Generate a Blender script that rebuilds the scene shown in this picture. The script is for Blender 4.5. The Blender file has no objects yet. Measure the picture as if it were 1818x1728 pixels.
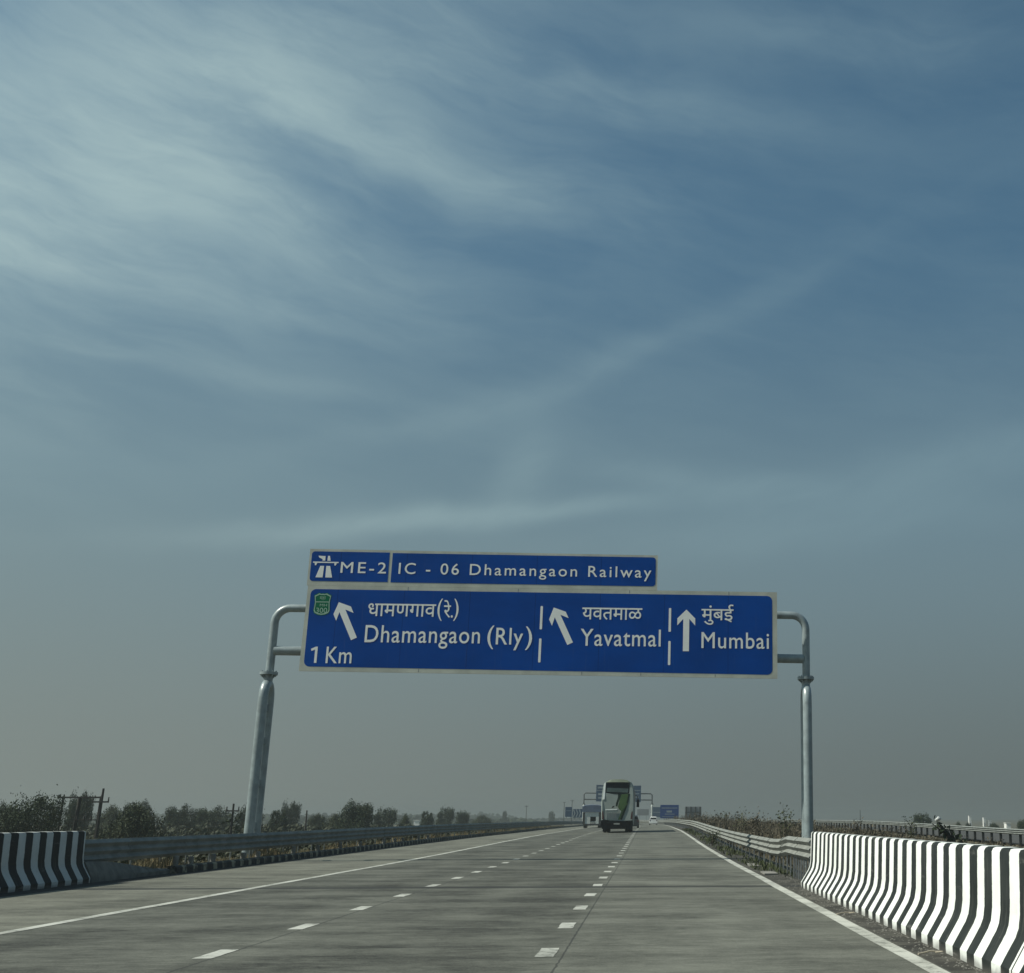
import bpy, math, random
from mathutils import Vector, Matrix
R = math.radians
SC = bpy.context.scene
COL = SC.collection

# ------------------------------------------------------------------ camera
# world: +Y runs along the road, +X to the right, the eye is 1.5 m above the road
cam_data = bpy.data.cameras.new("camera")
cam = bpy.data.objects.new("camera", cam_data)
COL.objects.link(cam)
cam.location = (0, 0, 1.5)
cam.rotation_euler = (R(90 + 15.2686), 0, R(-4.7109))
cam_data.sensor_width = 36
cam_data.lens = 2154 / 1818 * 36
cam_data.shift_x = -426 / 1818          # the photo is an off-centre crop of a wider frame
cam_data.clip_end = 20000
SC.camera = cam
SC.view_settings.view_transform = 'Standard'
SC.view_settings.look = 'None'
SC.view_settings.exposure = 0.0
SC.view_settings.gamma = 1.0
SC.cycles.use_denoising = True
SC.cycles.max_bounces = 6
SC.cycles.volume_bounces = 1

# ------------------------------------------------------------------ sun and sky
SUN_EL, SUN_AZ = 46.0, -99.5            # azimuth from +Y, clockwise positive: the sun stands to the left, a little behind the gantry plane
sd = bpy.data.lights.new("sun", 'SUN')
sd.energy = 4.7
sd.angle = R(0.5)
sd.color = (1.0, 0.98, 0.86)
sun = bpy.data.objects.new("sun", sd)
COL.objects.link(sun)
S_DIR = Vector((math.sin(R(SUN_AZ)) * math.cos(R(SUN_EL)), math.cos(R(SUN_AZ)) * math.cos(R(SUN_EL)), math.sin(R(SUN_EL))))
sun.rotation_euler = S_DIR.to_track_quat('Z', 'Y').to_euler()
sun.location = (0, 0, 60)

world = bpy.data.worlds.new("World")
SC.world = world
world.use_nodes = True
NT = world.node_tree
for n in list(NT.nodes):
    NT.nodes.remove(n)


class NB:
    """small node-graph builder"""
    def __init__(self, nt):
        self.nt = nt

    def new(self, t, **kw):
        n = self.nt.nodes.new(t)
        for k, v in kw.items():
            setattr(n, k, v)
        return n

    def link(self, a, b):
        self.nt.links.new(a, b)

    def setin(self, sock, v):
        if isinstance(v, bpy.types.NodeSocket):
            self.link(v, sock)
        else:
            sock.default_value = v

    def m(self, op, a, b=None, c=None, clamp=False):
        n = self.new('ShaderNodeMath', operation=op)
        n.use_clamp = clamp
        self.setin(n.inputs[0], a)
        if b is not None:
            self.setin(n.inputs[1], b)
        if c is not None:
            self.setin(n.inputs[2], c)
        return n.outputs[0]

    def xyz(self, x, y, z):
        n = self.new('ShaderNodeCombineXYZ')
        for i, v in enumerate((x, y, z)):
            self.setin(n.inputs[i], v)
        return n.outputs[0]

    def noise(self, vec, scale=1.0, detail=4.0, rough=0.5, dist=0.0):
        n = self.new('ShaderNodeTexNoise')
        self.link(vec, n.inputs['Vector'])
        n.inputs['Scale'].default_value = scale
        n.inputs['Detail'].default_value = detail
        n.inputs['Roughness'].default_value = rough
        n.inputs['Distortion'].default_value = dist
        return n.outputs['Fac']

    def ramp(self, fac, lo, hi, a=0.0, b=1.0):
        n = self.new('ShaderNodeMapRange')
        n.interpolation_type = 'SMOOTHSTEP'
        self.setin(n.inputs['Value'], fac)
        n.inputs['From Min'].default_value = lo
        n.inputs['From Max'].default_value = hi
        n.inputs['To Min'].default_value = a
        n.inputs['To Max'].default_value = b
        return n.outputs[0]

    def mix(self, fac, a, b, blend='MIX'):
        n = self.new('ShaderNodeMix')
        n.data_type = 'RGBA'
        n.blend_type = blend
        self.setin(n.inputs[0], fac)
        for s, v in ((n.inputs[6], a), (n.inputs[7], b)):
            if isinstance(v, bpy.types.NodeSocket):
                self.link(v, s)
            else:
                s.default_value = (v[0], v[1], v[2], 1)
        return n.outputs[2]


# name, centre azimuth / elevation (deg), half length, half width (deg), tilt (deg, positive = rising to the right), strength, streak set
CLOUDS = [
    (-26.5, 26.0, 11.0, 6.5, 32, 0.46, 0),
    (-20.5, 31.5, 10.0, 3.4, 20, 0.42, 0),
    (-14.5, 30.0, 9.5, 1.0, -12, 0.42, 0),
    (-4.0, 33.3, 10.0, 1.1, -7, 0.36, 0),
    (-27.5, 26.8, 6.0, 1.6, -4, 0.45, 0),
    (-29.5, 23.2, 5.0, 2.0, 0, 0.35, 0),
    (-23.5, 22.3, 9.0, 0.8, -3, 0.22, 0),
    (-17.0, 25.4, 6.5, 1.6, -16, 0.30, 0),
    (-6.5, 28.6, 6.5, 2.3, -8, 0.22, 0),
    (-9.6, 13.2, 8.5, 0.50, 8, 0.46, 1),
    (-6.6, 15.6, 1.9, 1.2, 70, 0.24, 1),
    (-1.0, 21.6, 9.0, 0.6, 29, 0.05, 1),
    (8.0, 25.4, 9.0, 0.6, 24, 0.08, 1),
    (-7.5, 19.0, 9.0, 0.7, 20, 0.16, 1),
    (13.5, 16.0, 9.0, 1.2, 12, 0.24, 1),
    (10.5, 35.3, 11.0, 1.2, -4, 0.24, 0),
    (-24.0, 18.8, 8.0, 0.5, -2, 0.18, 0),
    (8.0, 13.0, 10.0, 1.0, 6, 0.16, 1),
    (2.0, 15.7, 6.0, 0.7, -7, 0.18, 1),
]
SKY_STRENGTH = 0.10


def build_sky():
    g = NB(NT)
    tc = g.new('ShaderNodeTexCoord')
    sep = g.new('ShaderNodeSeparateXYZ')
    g.link(tc.outputs['Generated'], sep.inputs[0])
    X, Y, Z = sep.outputs
    az = g.m('MULTIPLY', g.m('ARCTAN2', X, Y), 57.29578)
    el = g.m('MULTIPLY', g.m('ARCSINE', Z), 57.29578)
    sky = g.new('ShaderNodeTexSky')
    sky.sky_type = 'NISHITA'
    sky.sun_disc = False
    sky.sun_elevation = R(SUN_EL)
    sky.sun_rotation = R(SUN_AZ % 360)
    sky.altitude = 300
    sky.air_density = 1.0
    sky.dust_density = 2.0
    sky.ozone_density = 2.0
    base = sky.outputs[0]
    # brownish dust layer low in the air
    low = g.ramp(el, 15.0, -1.0)
    tint = g.mix(g.ramp(el, 0.0, 34.0), (0.45, 0.51, 0.46), (0.66, 0.91, 0.82))
    base = g.mix(1.0, base, tint, 'MULTIPLY')
    side = g.ramp(az, -35.0, 22.0)
    dustc = g.mix(side, (2.20, 2.48, 2.26), (1.32, 1.56, 1.49))
    midc = g.mix(side, (2.05, 2.95, 3.25), (1.70, 2.55, 2.95))
    base = g.mix(g.ramp(el, 27.0, 9.0, 0.0, 0.80), base, midc)
    base = g.mix(g.m('MULTIPLY', low, 0.90), base, dustc)
    # cirrus
    ae = g.xyz(az, el, 0.0)
    wn = g.new('ShaderNodeTexNoise')
    g.link(ae, wn.inputs['Vector'])
    wn.inputs['Scale'].default_value = 0.09
    wn.inputs['Detail'].default_value = 3
    sw = g.new('ShaderNodeSeparateXYZ')
    g.link(wn.outputs['Color'], sw.inputs[0])
    waz = g.m('ADD', az, g.m('MULTIPLY', g.m('SUBTRACT', sw.outputs[0], 0.5), 6.0))
    wel = g.m('ADD', el, g.m('MULTIPLY', g.m('SUBTRACT', sw.outputs[1], 0.5), 3.2))

    def rot(ang):
        c, s = math.cos(R(ang)), math.sin(R(ang))
        u = g.m('ADD', g.m('MULTIPLY', waz, c), g.m('MULTIPLY', wel, s))
        v = g.m('SUBTRACT', g.m('MULTIPLY', wel, c), g.m('MULTIPLY', waz, s))
        return u, v

    streak = []
    for ang in (-9, 22):
        u, v = rot(ang)
        a = g.noise(g.xyz(g.m('MULTIPLY', u, 0.085), g.m('MULTIPLY', v, 0.26), 3.0 + ang), 1.0, 3.0, 0.5)
        b = g.noise(g.xyz(g.m('MULTIPLY', u, 0.18), g.m('MULTIPLY', v, 0.95), 11.0 + ang), 1.0, 6.0, 0.58, 0.5)
        c2 = g.noise(g.xyz(g.m('MULTIPLY', u, 0.6), g.m('MULTIPLY', v, 1.9), 17.0 + ang), 1.0, 7.0, 0.68, 0.8)
        s = g.m('ADD', g.m('ADD', g.m('MULTIPLY', a, 0.60), g.m('MULTIPLY', b, 0.27)), g.m('MULTIPLY', c2, 0.13))
        streak.append(g.ramp(s, 0.29, 0.71, 0.42, 1.24))
    total = None
    for (ca, ce, la, lb, ang, st, k) in CLOUDS:
        c, s = math.cos(R(ang)), math.sin(R(ang))
        da = g.m('SUBTRACT', waz, ca)
        de = g.m('SUBTRACT', wel, ce)
        u = g.m('ADD', g.m('MULTIPLY', da, c / la), g.m('MULTIPLY', de, s / la))
        v = g.m('SUBTRACT', g.m('MULTIPLY', de, c / lb), g.m('MULTIPLY', da, s / lb))
        q = g.m('ADD', g.m('MULTIPLY', u, u), g.m('MULTIPLY', v, v))
        w = g.m('MULTIPLY', g.m('EXPONENT', g.m('MULTIPLY', q, -0.8)), st)
        w = g.m('MULTIPLY', w, streak[k])
        total = w if total is None else g.m('ADD', total, w)
    # a thin general veil
    veil = g.m('MULTIPLY', g.m('MULTIPLY', g.ramp(streak[0], 0.4, 1.3), 0.10), g.ramp(el, 9.0, 22.0))
    total = g.m('ADD', total, veil)
    cl = g.m('SUBTRACT', 1.0, g.m('EXPONENT', g.m('MULTIPLY', total, -1.0)))
    ccol = g.mix(g.ramp(az, -32.0, 14.0), (4.9, 6.3, 6.1), (2.7, 4.0, 4.4))
    out = g.mix(cl, base, ccol)
    bg = g.new('ShaderNodeBackground')
    g.link(out, bg.inputs['Color'])
    bg.inputs['Strength'].default_value = SKY_STRENGTH
    wo = g.new('ShaderNodeOutputWorld')
    g.link(bg.outputs[0], wo.inputs['Surface'])


build_sky()
random.seed(11)


# ------------------------------------------------------------------ helpers
class MB:
    def __init__(self):
        self.v, self.f = [], []

    def add(self, vs, fs):
        n = len(self.v)
        self.v += [tuple(p) for p in vs]
        self.f += [tuple(n + i for i in q) for q in fs]
        return self

    def box(self, x0, x1, y0, y1, z0, z1):
        return self.add([(x0, y0, z0), (x1, y0, z0), (x1, y1, z0), (x0, y1, z0), (x0, y0, z1), (x1, y0, z1), (x1, y1, z1), (x0, y1, z1)],
                        [(0, 3, 2, 1), (4, 5, 6, 7), (0, 1, 5, 4), (1, 2, 6, 5), (2, 3, 7, 6), (3, 0, 4, 7)])

    def tube(self, pts, r, n=10, cap=True):
        pts = [Vector(p) for p in pts]
        rs = r if isinstance(r, (list, tuple)) else [r] * len(pts)
        vs, fs = [], []
        ref = None
        for i, p in enumerate(pts):
            t = (pts[min(i + 1, len(pts) - 1)] - pts[max(i - 1, 0)]).normalized()
            if ref is None:
                ref = Vector((1, 0, 0)) if abs(t.x) < 0.9 else Vector((0, 1, 0))
            a = (ref - t * ref.dot(t)).normalized()
            b = t.cross(a)
            ref = a
            for k in range(n):
                q = 2 * math.pi * k / n
                vs.append(p + (a * math.cos(q) + b * math.sin(q)) * rs[i])
        for i in range(len(pts) - 1):
            for k in range(n):
                k2 = (k + 1) % n
                fs.append((i * n + k, i * n + k2, (i + 1) * n + k2, (i + 1) * n + k))
        if cap:
            fs.append(tuple(range(n - 1, -1, -1)))
            fs.append(tuple((len(pts) - 1) * n + k for k in range(n)))
        return self.add(vs, fs)

    def slab(self, poly, y0, y1):
        """polygon in x,z with thickness from y0 (front) to y1 (back)"""
        n = len(poly)
        vs = [(x, y0, z) for x, z in poly] + [(x, y1, z) for x, z in poly]
        fs = [tuple(range(n)), tuple(range(2 * n - 1, n - 1, -1))]
        for i in range(n):
            j = (i + 1) % n
            fs.append((i, i + n, j + n, j))
        return self.add(vs, fs)

    def sweep(self, rings, closed=True, cap=True):
        n = len(rings[0])
        vs = [p for r in rings for p in r]
        fs = []
        for i in range(len(rings) - 1):
            for k in range(n if closed else n - 1):
                k2 = (k + 1) % n
                fs.append((i * n + k, i * n + k2, (i + 1) * n + k2, (i + 1) * n + k))
        if cap and closed:
            fs.append(tuple(range(n - 1, -1, -1)))
            fs.append(tuple((len(rings) - 1) * n + k for k in range(n)))
        return self.add(vs, fs)

    def build(self, name, mat, parent=None, origin=(0, 0, 0), smooth=None):
        me = bpy.data.meshes.new(name)
        o0 = Vector(origin) if parent is None else world_loc(parent)
        me.from_pydata([(p[0] - o0.x, p[1] - o0.y, p[2] - o0.z) for p in self.v], [], self.f)
        me.materials.append(mat)
        if smooth is not None:
            me.polygons.foreach_set('use_smooth', [True] * len(me.polygons))
            me.set_sharp_from_angle(angle=R(smooth))
        me.update()
        o = bpy.data.objects.new(name, me)
        COL.objects.link(o)
        if parent is None:
            o.location = o0
        else:
            o.parent = parent
        return o


def world_loc(o):
    p = Vector((0, 0, 0))
    while o is not None:
        p = p + Vector(o.location)
        o = o.parent
    return p


def tag(o, label=None, cat=None, group=None, kind=None):
    for k, v in (('label', label), ('category', cat), ('group', group), ('kind', kind)):
        if v:
            o[k] = v
    return o


def thing(name, label, cat, loc, group=None):
    o = bpy.data.objects.new(name, None)
    COL.objects.link(o)
    o.location = loc
    o.empty_display_size = 0.3
    return tag(o, label, cat, group)


def part_label(o, label):
    o['label'] = label
    return o


def mat(name, col, rough=0.8, metal=0.0, var=0.15, scale=3.0, bump=0.0, detail=5, spec=None):
    m = bpy.data.materials.new(name)
    m.use_nodes = True
    nt = m.node_tree
    b = nt.nodes['Principled BSDF']
    g = NB(nt)
    geo = g.new('ShaderNodeNewGeometry')
    n = g.noise(geo.outputs['Position'], scale, detail, 0.6)
    lo = [c * (1 - var) for c in col]
    hi = [min(1, c * (1 + var)) for c in col]
    c = g.mix(g.ramp(n, 0.3, 0.7), lo, hi)
    g.link(c, b.inputs['Base Color'])
    b.inputs['Roughness'].default_value = rough
    b.inputs['Metallic'].default_value = metal
    if spec is not None:
        b.inputs['Specular IOR Level'].default_value = spec
    if bump:
        bp = g.new('ShaderNodeBump')
        bp.inputs['Strength'].default_value = bump
        g.link(n, bp.inputs['Height'])
        g.link(bp.outputs[0], b.inputs['Normal'])
    return m


# ------------------------------------------------------------------ road alignment
def ss(a, b, x):
    t = min(1.0, max(0.0, (x - a) / (b - a)))
    return t * t * (3 - 2 * t)


def off(y):
    if y < 170:
        return 0.0
    q = min(y, 1000.0)
    o = -(q - 170) ** 2 / 8160.0
    if y > 1000:
        o -= (y - 1000) * 2 * 830 / 8160.0
    return o


def rz(x, y):
    z = 0.23 * ss(40, 115, y) - 0.48 * ss(150, 370, y)
    return z + 0.02 * ss(55, 125, y) * (max(-15, min(4.3, x)) + 5)


def P(x, y, z=0.0):
    return (x + off(y), y, rz(x, y) + z)


def ystations(a, b):
    ys, y = [], a
    while y < b:
        ys.append(y)
        y += 2.0 if y < 60 else (4.0 if y < 200 else (10.0 if y < 500 else 40.0))
    ys.append(b)
    return ys


# ------------------------------------------------------------------ materials
def road_material():
    m = bpy.data.materials.new('concrete_pavement')
    m.use_nodes = True
    nt = m.node_tree
    b = nt.nodes['Principled BSDF']
    g = NB(nt)
    geo = g.new('ShaderNodeNewGeometry')
    sp = g.new('ShaderNodeSeparateXYZ')
    g.link(geo.outputs['Position'], sp.inputs[0])
    X, Y, Z = sp.outputs
    # transverse finish: long in x, short in y
    band = g.noise(g.xyz(g.m('MULTIPLY', X, 0.30), g.m('MULTIPLY', Y, 0.80), 0.0), 1.0, 10, 0.70, 0.25)
    tine = g.noise(g.xyz(g.m('MULTIPLY', X, 3.2), g.m('MULTIPLY', Y, 9.0), 5.0), 1.0, 6, 0.75)
    blot = g.noise(g.xyz(g.m('MULTIPLY', X, 0.5), g.m('MULTIPLY', Y, 0.18), 9.0), 1.0, 5, 0.6, 0.4)
    grain = g.noise(geo.outputs['Position'], 38.0, 3, 0.7)
    slab = g.new('ShaderNodeTexWhiteNoise')
    slab.noise_dimensions = '2D'
    lane = g.m('FLOOR', g.m('DIVIDE', g.m('ADD', X, 8.65), 3.85))
    g.link(g.xyz(lane, g.m('FLOOR', g.m('DIVIDE', Y, 4.5)), 0), slab.inputs['Vector'])
    v = g.m('ADD', g.ramp(band, 0.36, 0.64, -0.25, 0.26), g.ramp(tine, 0.3, 0.7, -0.16, 0.16))
    mid = g.noise(g.xyz(g.m('MULTIPLY', X, 1.8), g.m('MULTIPLY', Y, 3.0), 13.0), 1.0, 7, 0.72, 0.3)
    v = g.m('ADD', v, g.ramp(mid, 0.33, 0.67, -0.10, 0.10))
    v = g.m('ADD', v, g.ramp(blot, 0.33, 0.67, -0.15, 0.15))
    grit = g.noise(g.xyz(g.m('MULTIPLY', X, 7.0), g.m('MULTIPLY', Y, 11.0), 2.0), 1.0, 5, 0.75)
    v = g.m('ADD', v, g.ramp(grit, 0.3, 0.7, -0.14, 0.14))
    spot = g.noise(g.xyz(g.m('MULTIPLY', X, 2.6), g.m('MULTIPLY', Y, 1.5), 21.0), 1.0, 3, 0.5)
    v = g.m('SUBTRACT', v, g.ramp(spot, 0.68, 0.80, 0.0, 0.28))
    v = g.m('ADD', v, g.ramp(grain, 0.3, 0.7, -0.20, 0.20))
    v = g.m('ADD', v, g.m('MULTIPLY', g.m('SUBTRACT', slab.outputs['Value'], 0.5), 0.10))
    # darkened wheel tracks in the two left lanes, worn by traffic
    ph = g.m('MULTIPLY', g.m('ADD', X, 8.65), 2 * math.pi / 1.9)
    v = g.m('ADD', v, g.m('MULTIPLY', g.m('COSINE', ph), 0.045))
    left = g.m('MULTIPLY', g.ramp(X, -8.72, -8.58), g.ramp(X, -0.85, -1.2))
    v = g.m('SUBTRACT', v, g.m('MULTIPLY', left, 0.22))
    v = g.m('ADD', 1.0, v)
    lanecol = (0.112, 0.114, 0.096)
    shoulder = (0.132, 0.132, 0.108)
    c = g.mix(g.ramp(X, -8.58, -8.72), lanecol, shoulder)
    # dirt and dark asphalt beyond the right edge line
    dn = g.noise(geo.outputs['Position'], 1.7, 6, 0.65)
    edge = g.m('ADD', X, g.m('MULTIPLY', g.m('SUBTRACT', dn, 0.5), 0.16))
    shade_x = g.m('ADD', X, g.m('MULTIPLY', g.m('SUBTRACT', dn, 0.5), 0.10))
    c = g.mix(g.ramp(shade_x, -12.50, -12.62), c, (0.022, 0.024, 0.024))  # shadow at the foot of the left barrier and kerb, painted into the road colour
    dirt = g.mix(g.ramp(dn, 0.38, 0.62), (0.036, 0.034, 0.029), (0.080, 0.076, 0.064))
    c = g.mix(g.ramp(edge, 3.03, 3.09), c, dirt)
    vv = g.new('ShaderNodeVectorMath', operation='SCALE')
    g.link(c, vv.inputs[0])
    g.link(v, vv.inputs['Scale'])
    col = vv.outputs[0]
    # joints: sawn slab joints every 4.5 m, longitudinal joints, two bridge expansion joints
    jn = g.m('MULTIPLY', g.m('SUBTRACT', g.noise(geo.outputs['Position'], 4.5, 6, 0.7), 0.5), 0.06)
    Xw = g.m('ADD', X, jn)

    def line(coord, at, w):
        return g.ramp(g.m('ABSOLUTE', g.m('SUBTRACT', coord, at)), w, w * 0.45)
    j = line(Xw, -0.93, 0.017)
    j = g.m('MAXIMUM', j, g.m('MULTIPLY', line(Xw, -4.77, 0.022), 1.0))
    j = g.m('MAXIMUM', j, g.m('MULTIPLY', line(Xw, -8.52, 0.02), 0.5))
    Yw = g.m('ADD', Y, jn)
    j = g.m('MAXIMUM', j, g.m('MULTIPLY', line(Yw, 28.85, 0.45), 1.15))
    j = g.m('MAXIMUM', j, g.m('MULTIPLY', line(Yw, 84.0, 0.4), 0.8))
    fy = g.m('ABSOLUTE', g.m('SUBTRACT', g.m('MODULO', Yw, 4.5), 2.25))
    j = g.m('MAXIMUM', j, g.m('MULTIPLY', g.ramp(fy, 0.035, 0.014), 0.42))
    col = g.mix(g.m('MULTIPLY', j, 0.72), col, (0.030, 0.031, 0.030))
    g.link(col, b.inputs['Base Color'])
    b.inputs['Roughness'].default_value = 0.85
    b.inputs['Specular IOR Level'].default_value = 0.25
    bp = g.new('ShaderNodeBump')
    bp.inputs['Strength'].default_value = 0.25
    bp.inputs['Distance'].default_value = 0.01
    g.link(tine, bp.inputs['Height'])
    g.link(bp.outputs[0], b.inputs['Normal'])
    return m


def sign_sheeting():
    m = bpy.data.materials.new('sign_blue_sheeting')
    m.use_nodes = True
    nt = m.node_tree
    b = nt.nodes['Principled BSDF']
    g = NB(nt)
    geo = g.new('ShaderNodeNewGeometry')
    sp = g.new('ShaderNodeSeparateXYZ')
    g.link(geo.outputs['Position'], sp.inputs[0])
    X, Z = sp.outputs[0], sp.outputs[2]
    big = g.noise(g.xyz(g.m('MULTIPLY', X, 0.35), 0.0, g.m('MULTIPLY', Z, 0.6)), 1.0, 4, 0.6)
    run = g.noise(g.xyz(g.m('MULTIPLY', X, 7.0), 0.0, g.m('MULTIPLY', Z, 0.5)), 1.0, 5, 0.65)
    c = g.mix(g.ramp(big, 0.3, 0.7), (0.0003, 0.052, 0.262), (0.0006, 0.068, 0.345))
    c = g.mix(g.ramp(run, 0.56, 0.78, 0.0, 0.16), c, (0.10, 0.13, 0.20))
    fx = g.m('ABSOLUTE', g.m('SUBTRACT', g.m('MODULO', g.m('ADD', X, 20.3), 2.44), 1.22))
    c = g.mix(g.ramp(fx, 0.018, 0.008, 0.0, 0.45), c, (0.0002, 0.015, 0.08))
    g.link(c, b.inputs['Base Color'])
    b.inputs['Roughness'].default_value = 0.6
    b.inputs['Specular IOR Level'].default_value = 0.03
    return m


def worn_paint():
    m = bpy.data.materials.new('worn_road_paint')
    m.use_nodes = True
    nt = m.node_tree
    b = nt.nodes['Principled BSDF']
    g = NB(nt)
    geo = g.new('ShaderNodeNewGeometry')
    n1 = g.noise(geo.outputs['Position'], 7.0, 8, 0.72)
    n2 = g.noise(geo.outputs['Position'], 0.9, 5, 0.6)
    c = g.mix(g.ramp(n2, 0.35, 0.68), (0.50, 0.50, 0.45), (0.36, 0.36, 0.32))
    wear = g.ramp(g.m('ADD', n1, g.m('MULTIPLY', n2, 0.35)), 0.66, 0.82, 0.0, 0.8)
    c = g.mix(wear, c, (0.13, 0.135, 0.115))
    g.link(c, b.inputs['Base Color'])
    b.inputs['Roughness'].default_value = 0.75
    return m


def stripe_material(name, k):
    m = bpy.data.materials.new(name)
    m.use_nodes = True
    nt = m.node_tree
    b = nt.nodes['Principled BSDF']
    g = NB(nt)
    geo = g.new('ShaderNodeNewGeometry')
    sp = g.new('ShaderNodeSeparateXYZ')
    g.link(geo.outputs['Position'], sp.inputs[0])
    n1 = g.noise(geo.outputs['Position'], 9.0, 4, 0.6)
    n2 = g.noise(geo.outputs['Position'], 2.3, 6, 0.65)
    row = g.new('ShaderNodeTexNoise')
    row.noise_dimensions = '1D'
    g.link(sp.outputs[1], row.inputs['W'])
    row.inputs['Scale'].default_value = 1.1
    y = g.m('ADD', sp.outputs[1], g.m('MULTIPLY', g.m('SUBTRACT', n1, 0.5), 0.035))
    y = g.m('ADD', y, g.m('MULTIPLY', g.m('SUBTRACT', row.outputs['Fac'], 0.5), 0.10))
    t = g.m('MODULO', g.m('ADD', y, 0.3175 + 63.5 - 24.62 % 0.635), 0.635)       # white centred on y = 24.62
    w = g.ramp(g.m('ABSOLUTE', g.m('SUBTRACT', t, 0.3175)), 0.160, 0.152)
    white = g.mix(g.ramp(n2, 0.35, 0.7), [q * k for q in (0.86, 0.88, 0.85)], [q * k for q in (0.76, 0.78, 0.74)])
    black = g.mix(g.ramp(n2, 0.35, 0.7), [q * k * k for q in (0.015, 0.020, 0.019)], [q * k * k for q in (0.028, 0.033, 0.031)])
    c = g.mix(w, black, white)
    low = g.m('ADD', sp.outputs[2], g.m('MULTIPLY', g.m('SUBTRACT', n2, 0.5), 0.22))
    c = g.mix(g.ramp(low, 0.09, 0.0, 0.0, 0.6), c, (0.10, 0.095, 0.085))
    for at_y in (22.32, 17.82, 17.18, 12.0, 26.1):
        c = g.mix(g.ramp(g.m('ABSOLUTE', g.m('SUBTRACT', sp.outputs[1], at_y)), 0.022, 0.012), c, (0.006, 0.006, 0.006))
    drip = g.noise(g.xyz(0.0, g.m('MULTIPLY', sp.outputs[1], 14.0), g.m('MULTIPLY', sp.outputs[2], 1.2)), 1.0, 5, 0.6)
    c = g.mix(g.m('MULTIPLY', g.ramp(drip, 0.55, 0.72), 0.22), c, (0.24, 0.23, 0.20))
    scuff = g.m('MULTIPLY', g.ramp(g.noise(g.xyz(g.m('MULTIPLY', sp.outputs[1], 0.8), 0.0, g.m('MULTIPLY', sp.outputs[2], 5.0)), 1.0, 6, 0.7), 0.58, 0.72), 0.42)
    c = g.mix(scuff, c, (0.30, 0.29, 0.27))
    g.link(c, b.inputs['Base Color'])
    b.inputs['Roughness'].default_value = 0.65
    b.inputs['Specular IOR Level'].default_value = 0.25
    bp = g.new('ShaderNodeBump')
    bp.inputs['Strength'].default_value = 0.15
    bp.inputs['Distance'].default_value = 0.02
    g.link(n1, bp.inputs['Height'])
    g.link(bp.outputs[0], b.inputs['Normal'])
    return m


def kerb_material():
    m = bpy.data.materials.new('kerb_paint')
    m.use_nodes = True
    nt = m.node_tree
    b = nt.nodes['Principled BSDF']
    g = NB(nt)
    geo = g.new('ShaderNodeNewGeometry')
    sp = g.new('ShaderNodeSeparateXYZ')
    g.link(geo.outputs['Position'], sp.inputs[0])
    n2 = g.noise(geo.outputs['Position'], 3.0, 5, 0.65)
    t = g.m('MODULO', g.m('ADD', sp.outputs[1], g.m('MULTIPLY', n2, 0.3)), 0.84)
    w = g.ramp(g.m('ABSOLUTE', g.m('SUBTRACT', t, 0.42)), 0.21, 0.13)
    w = g.m('MULTIPLY', w, g.ramp(n2, 0.62, 0.42))
    c = g.mix(w, (0.016, 0.017, 0.017), (0.30, 0.27, 0.19))
    c = g.mix(g.ramp(n2, 0.45, 0.75, 0, 0.6), c, (0.10, 0.09, 0.065))
    g.link(c, b.inputs['Base Color'])
    b.inputs['Roughness'].default_value = 0.9
    return m


def ground_material():
    m = bpy.data.materials.new('dry_field')
    m.use_nodes = True
    nt = m.node_tree
    b = nt.nodes['Principled BSDF']
    g = NB(nt)
    geo = g.new('ShaderNodeNewGeometry')
    n1 = g.noise(geo.outputs['Position'], 0.012, 6, 0.6, 0.6)
    n2 = g.noise(geo.outputs['Position'], 0.7, 6, 0.65)
    c = g.mix(g.ramp(n1, 0.35, 0.65), (0.085, 0.080, 0.050), (0.050, 0.062, 0.034))
    c2 = g.mix(g.ramp(n2, 0.35, 0.65), (0.075, 0.062, 0.042), (0.15, 0.125, 0.080))
    c = g.mix(0.5, c, c2)
    g.link(c, b.inputs['Base Color'])
    b.inputs['Roughness'].default_value = 0.95
    return m


def leaf_material(name, a, bcol):
    m = bpy.data.materials.new(name)
    m.use_nodes = True
    nt = m.node_tree
    b = nt.nodes['Principled BSDF']
    g = NB(nt)
    geo = g.new('ShaderNodeNewGeometry')
    oi = g.new('ShaderNodeObjectInfo')
    f = g.m('ADD', g.m('MULTIPLY', geo.outputs['Random Per Island'], 0.7), g.m('MULTIPLY', oi.outputs['Random'], 0.3))
    g.link(g.mix(f, a, bcol), b.inputs['Base Color'])
    b.inputs['Roughness'].default_value = 0.7
    b.inputs['Specular IOR Level'].default_value = 0.2
    return m


M = {}
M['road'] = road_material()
M['stripe'] = stripe_material('barrier_paint', 0.95)
M['stripe_shaded'] = stripe_material('barrier_paint_shaded', 0.62)  # same stripes in a darker colour, deepening the shade on the left barrier
M['kerb'] = kerb_material()
M['ground'] = ground_material()
M['paint'] = worn_paint()
M['zinc'] = mat('galvanised_steel', (0.24, 0.25, 0.25), 0.6, 0.2, 0.18, 2.5)
M['rail_steel'] = mat('guardrail_steel', (0.20, 0.208, 0.19), 0.7, 0.0, 0.2, 1.6)
M['rail_dark'] = mat('weathered_guardrail_steel', (0.21, 0.225, 0.215), 0.75, 0.0, 0.2, 1.6, spec=0.15)
M['pole'] = mat('pole_steel', (0.23, 0.275, 0.285), 0.36, 0.0, 0.20, 3.0, spec=0.9)
M['sign_white'] = mat('sign_white_sheeting', (0.50, 0.51, 0.44), 0.6, 0, 0.16, 1.0)
M['letter'] = mat('white_lettering', (0.90, 0.90, 0.86), 0.6, 0, 0.03, 3.0)
M['sign_blue'] = sign_sheeting()
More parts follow.
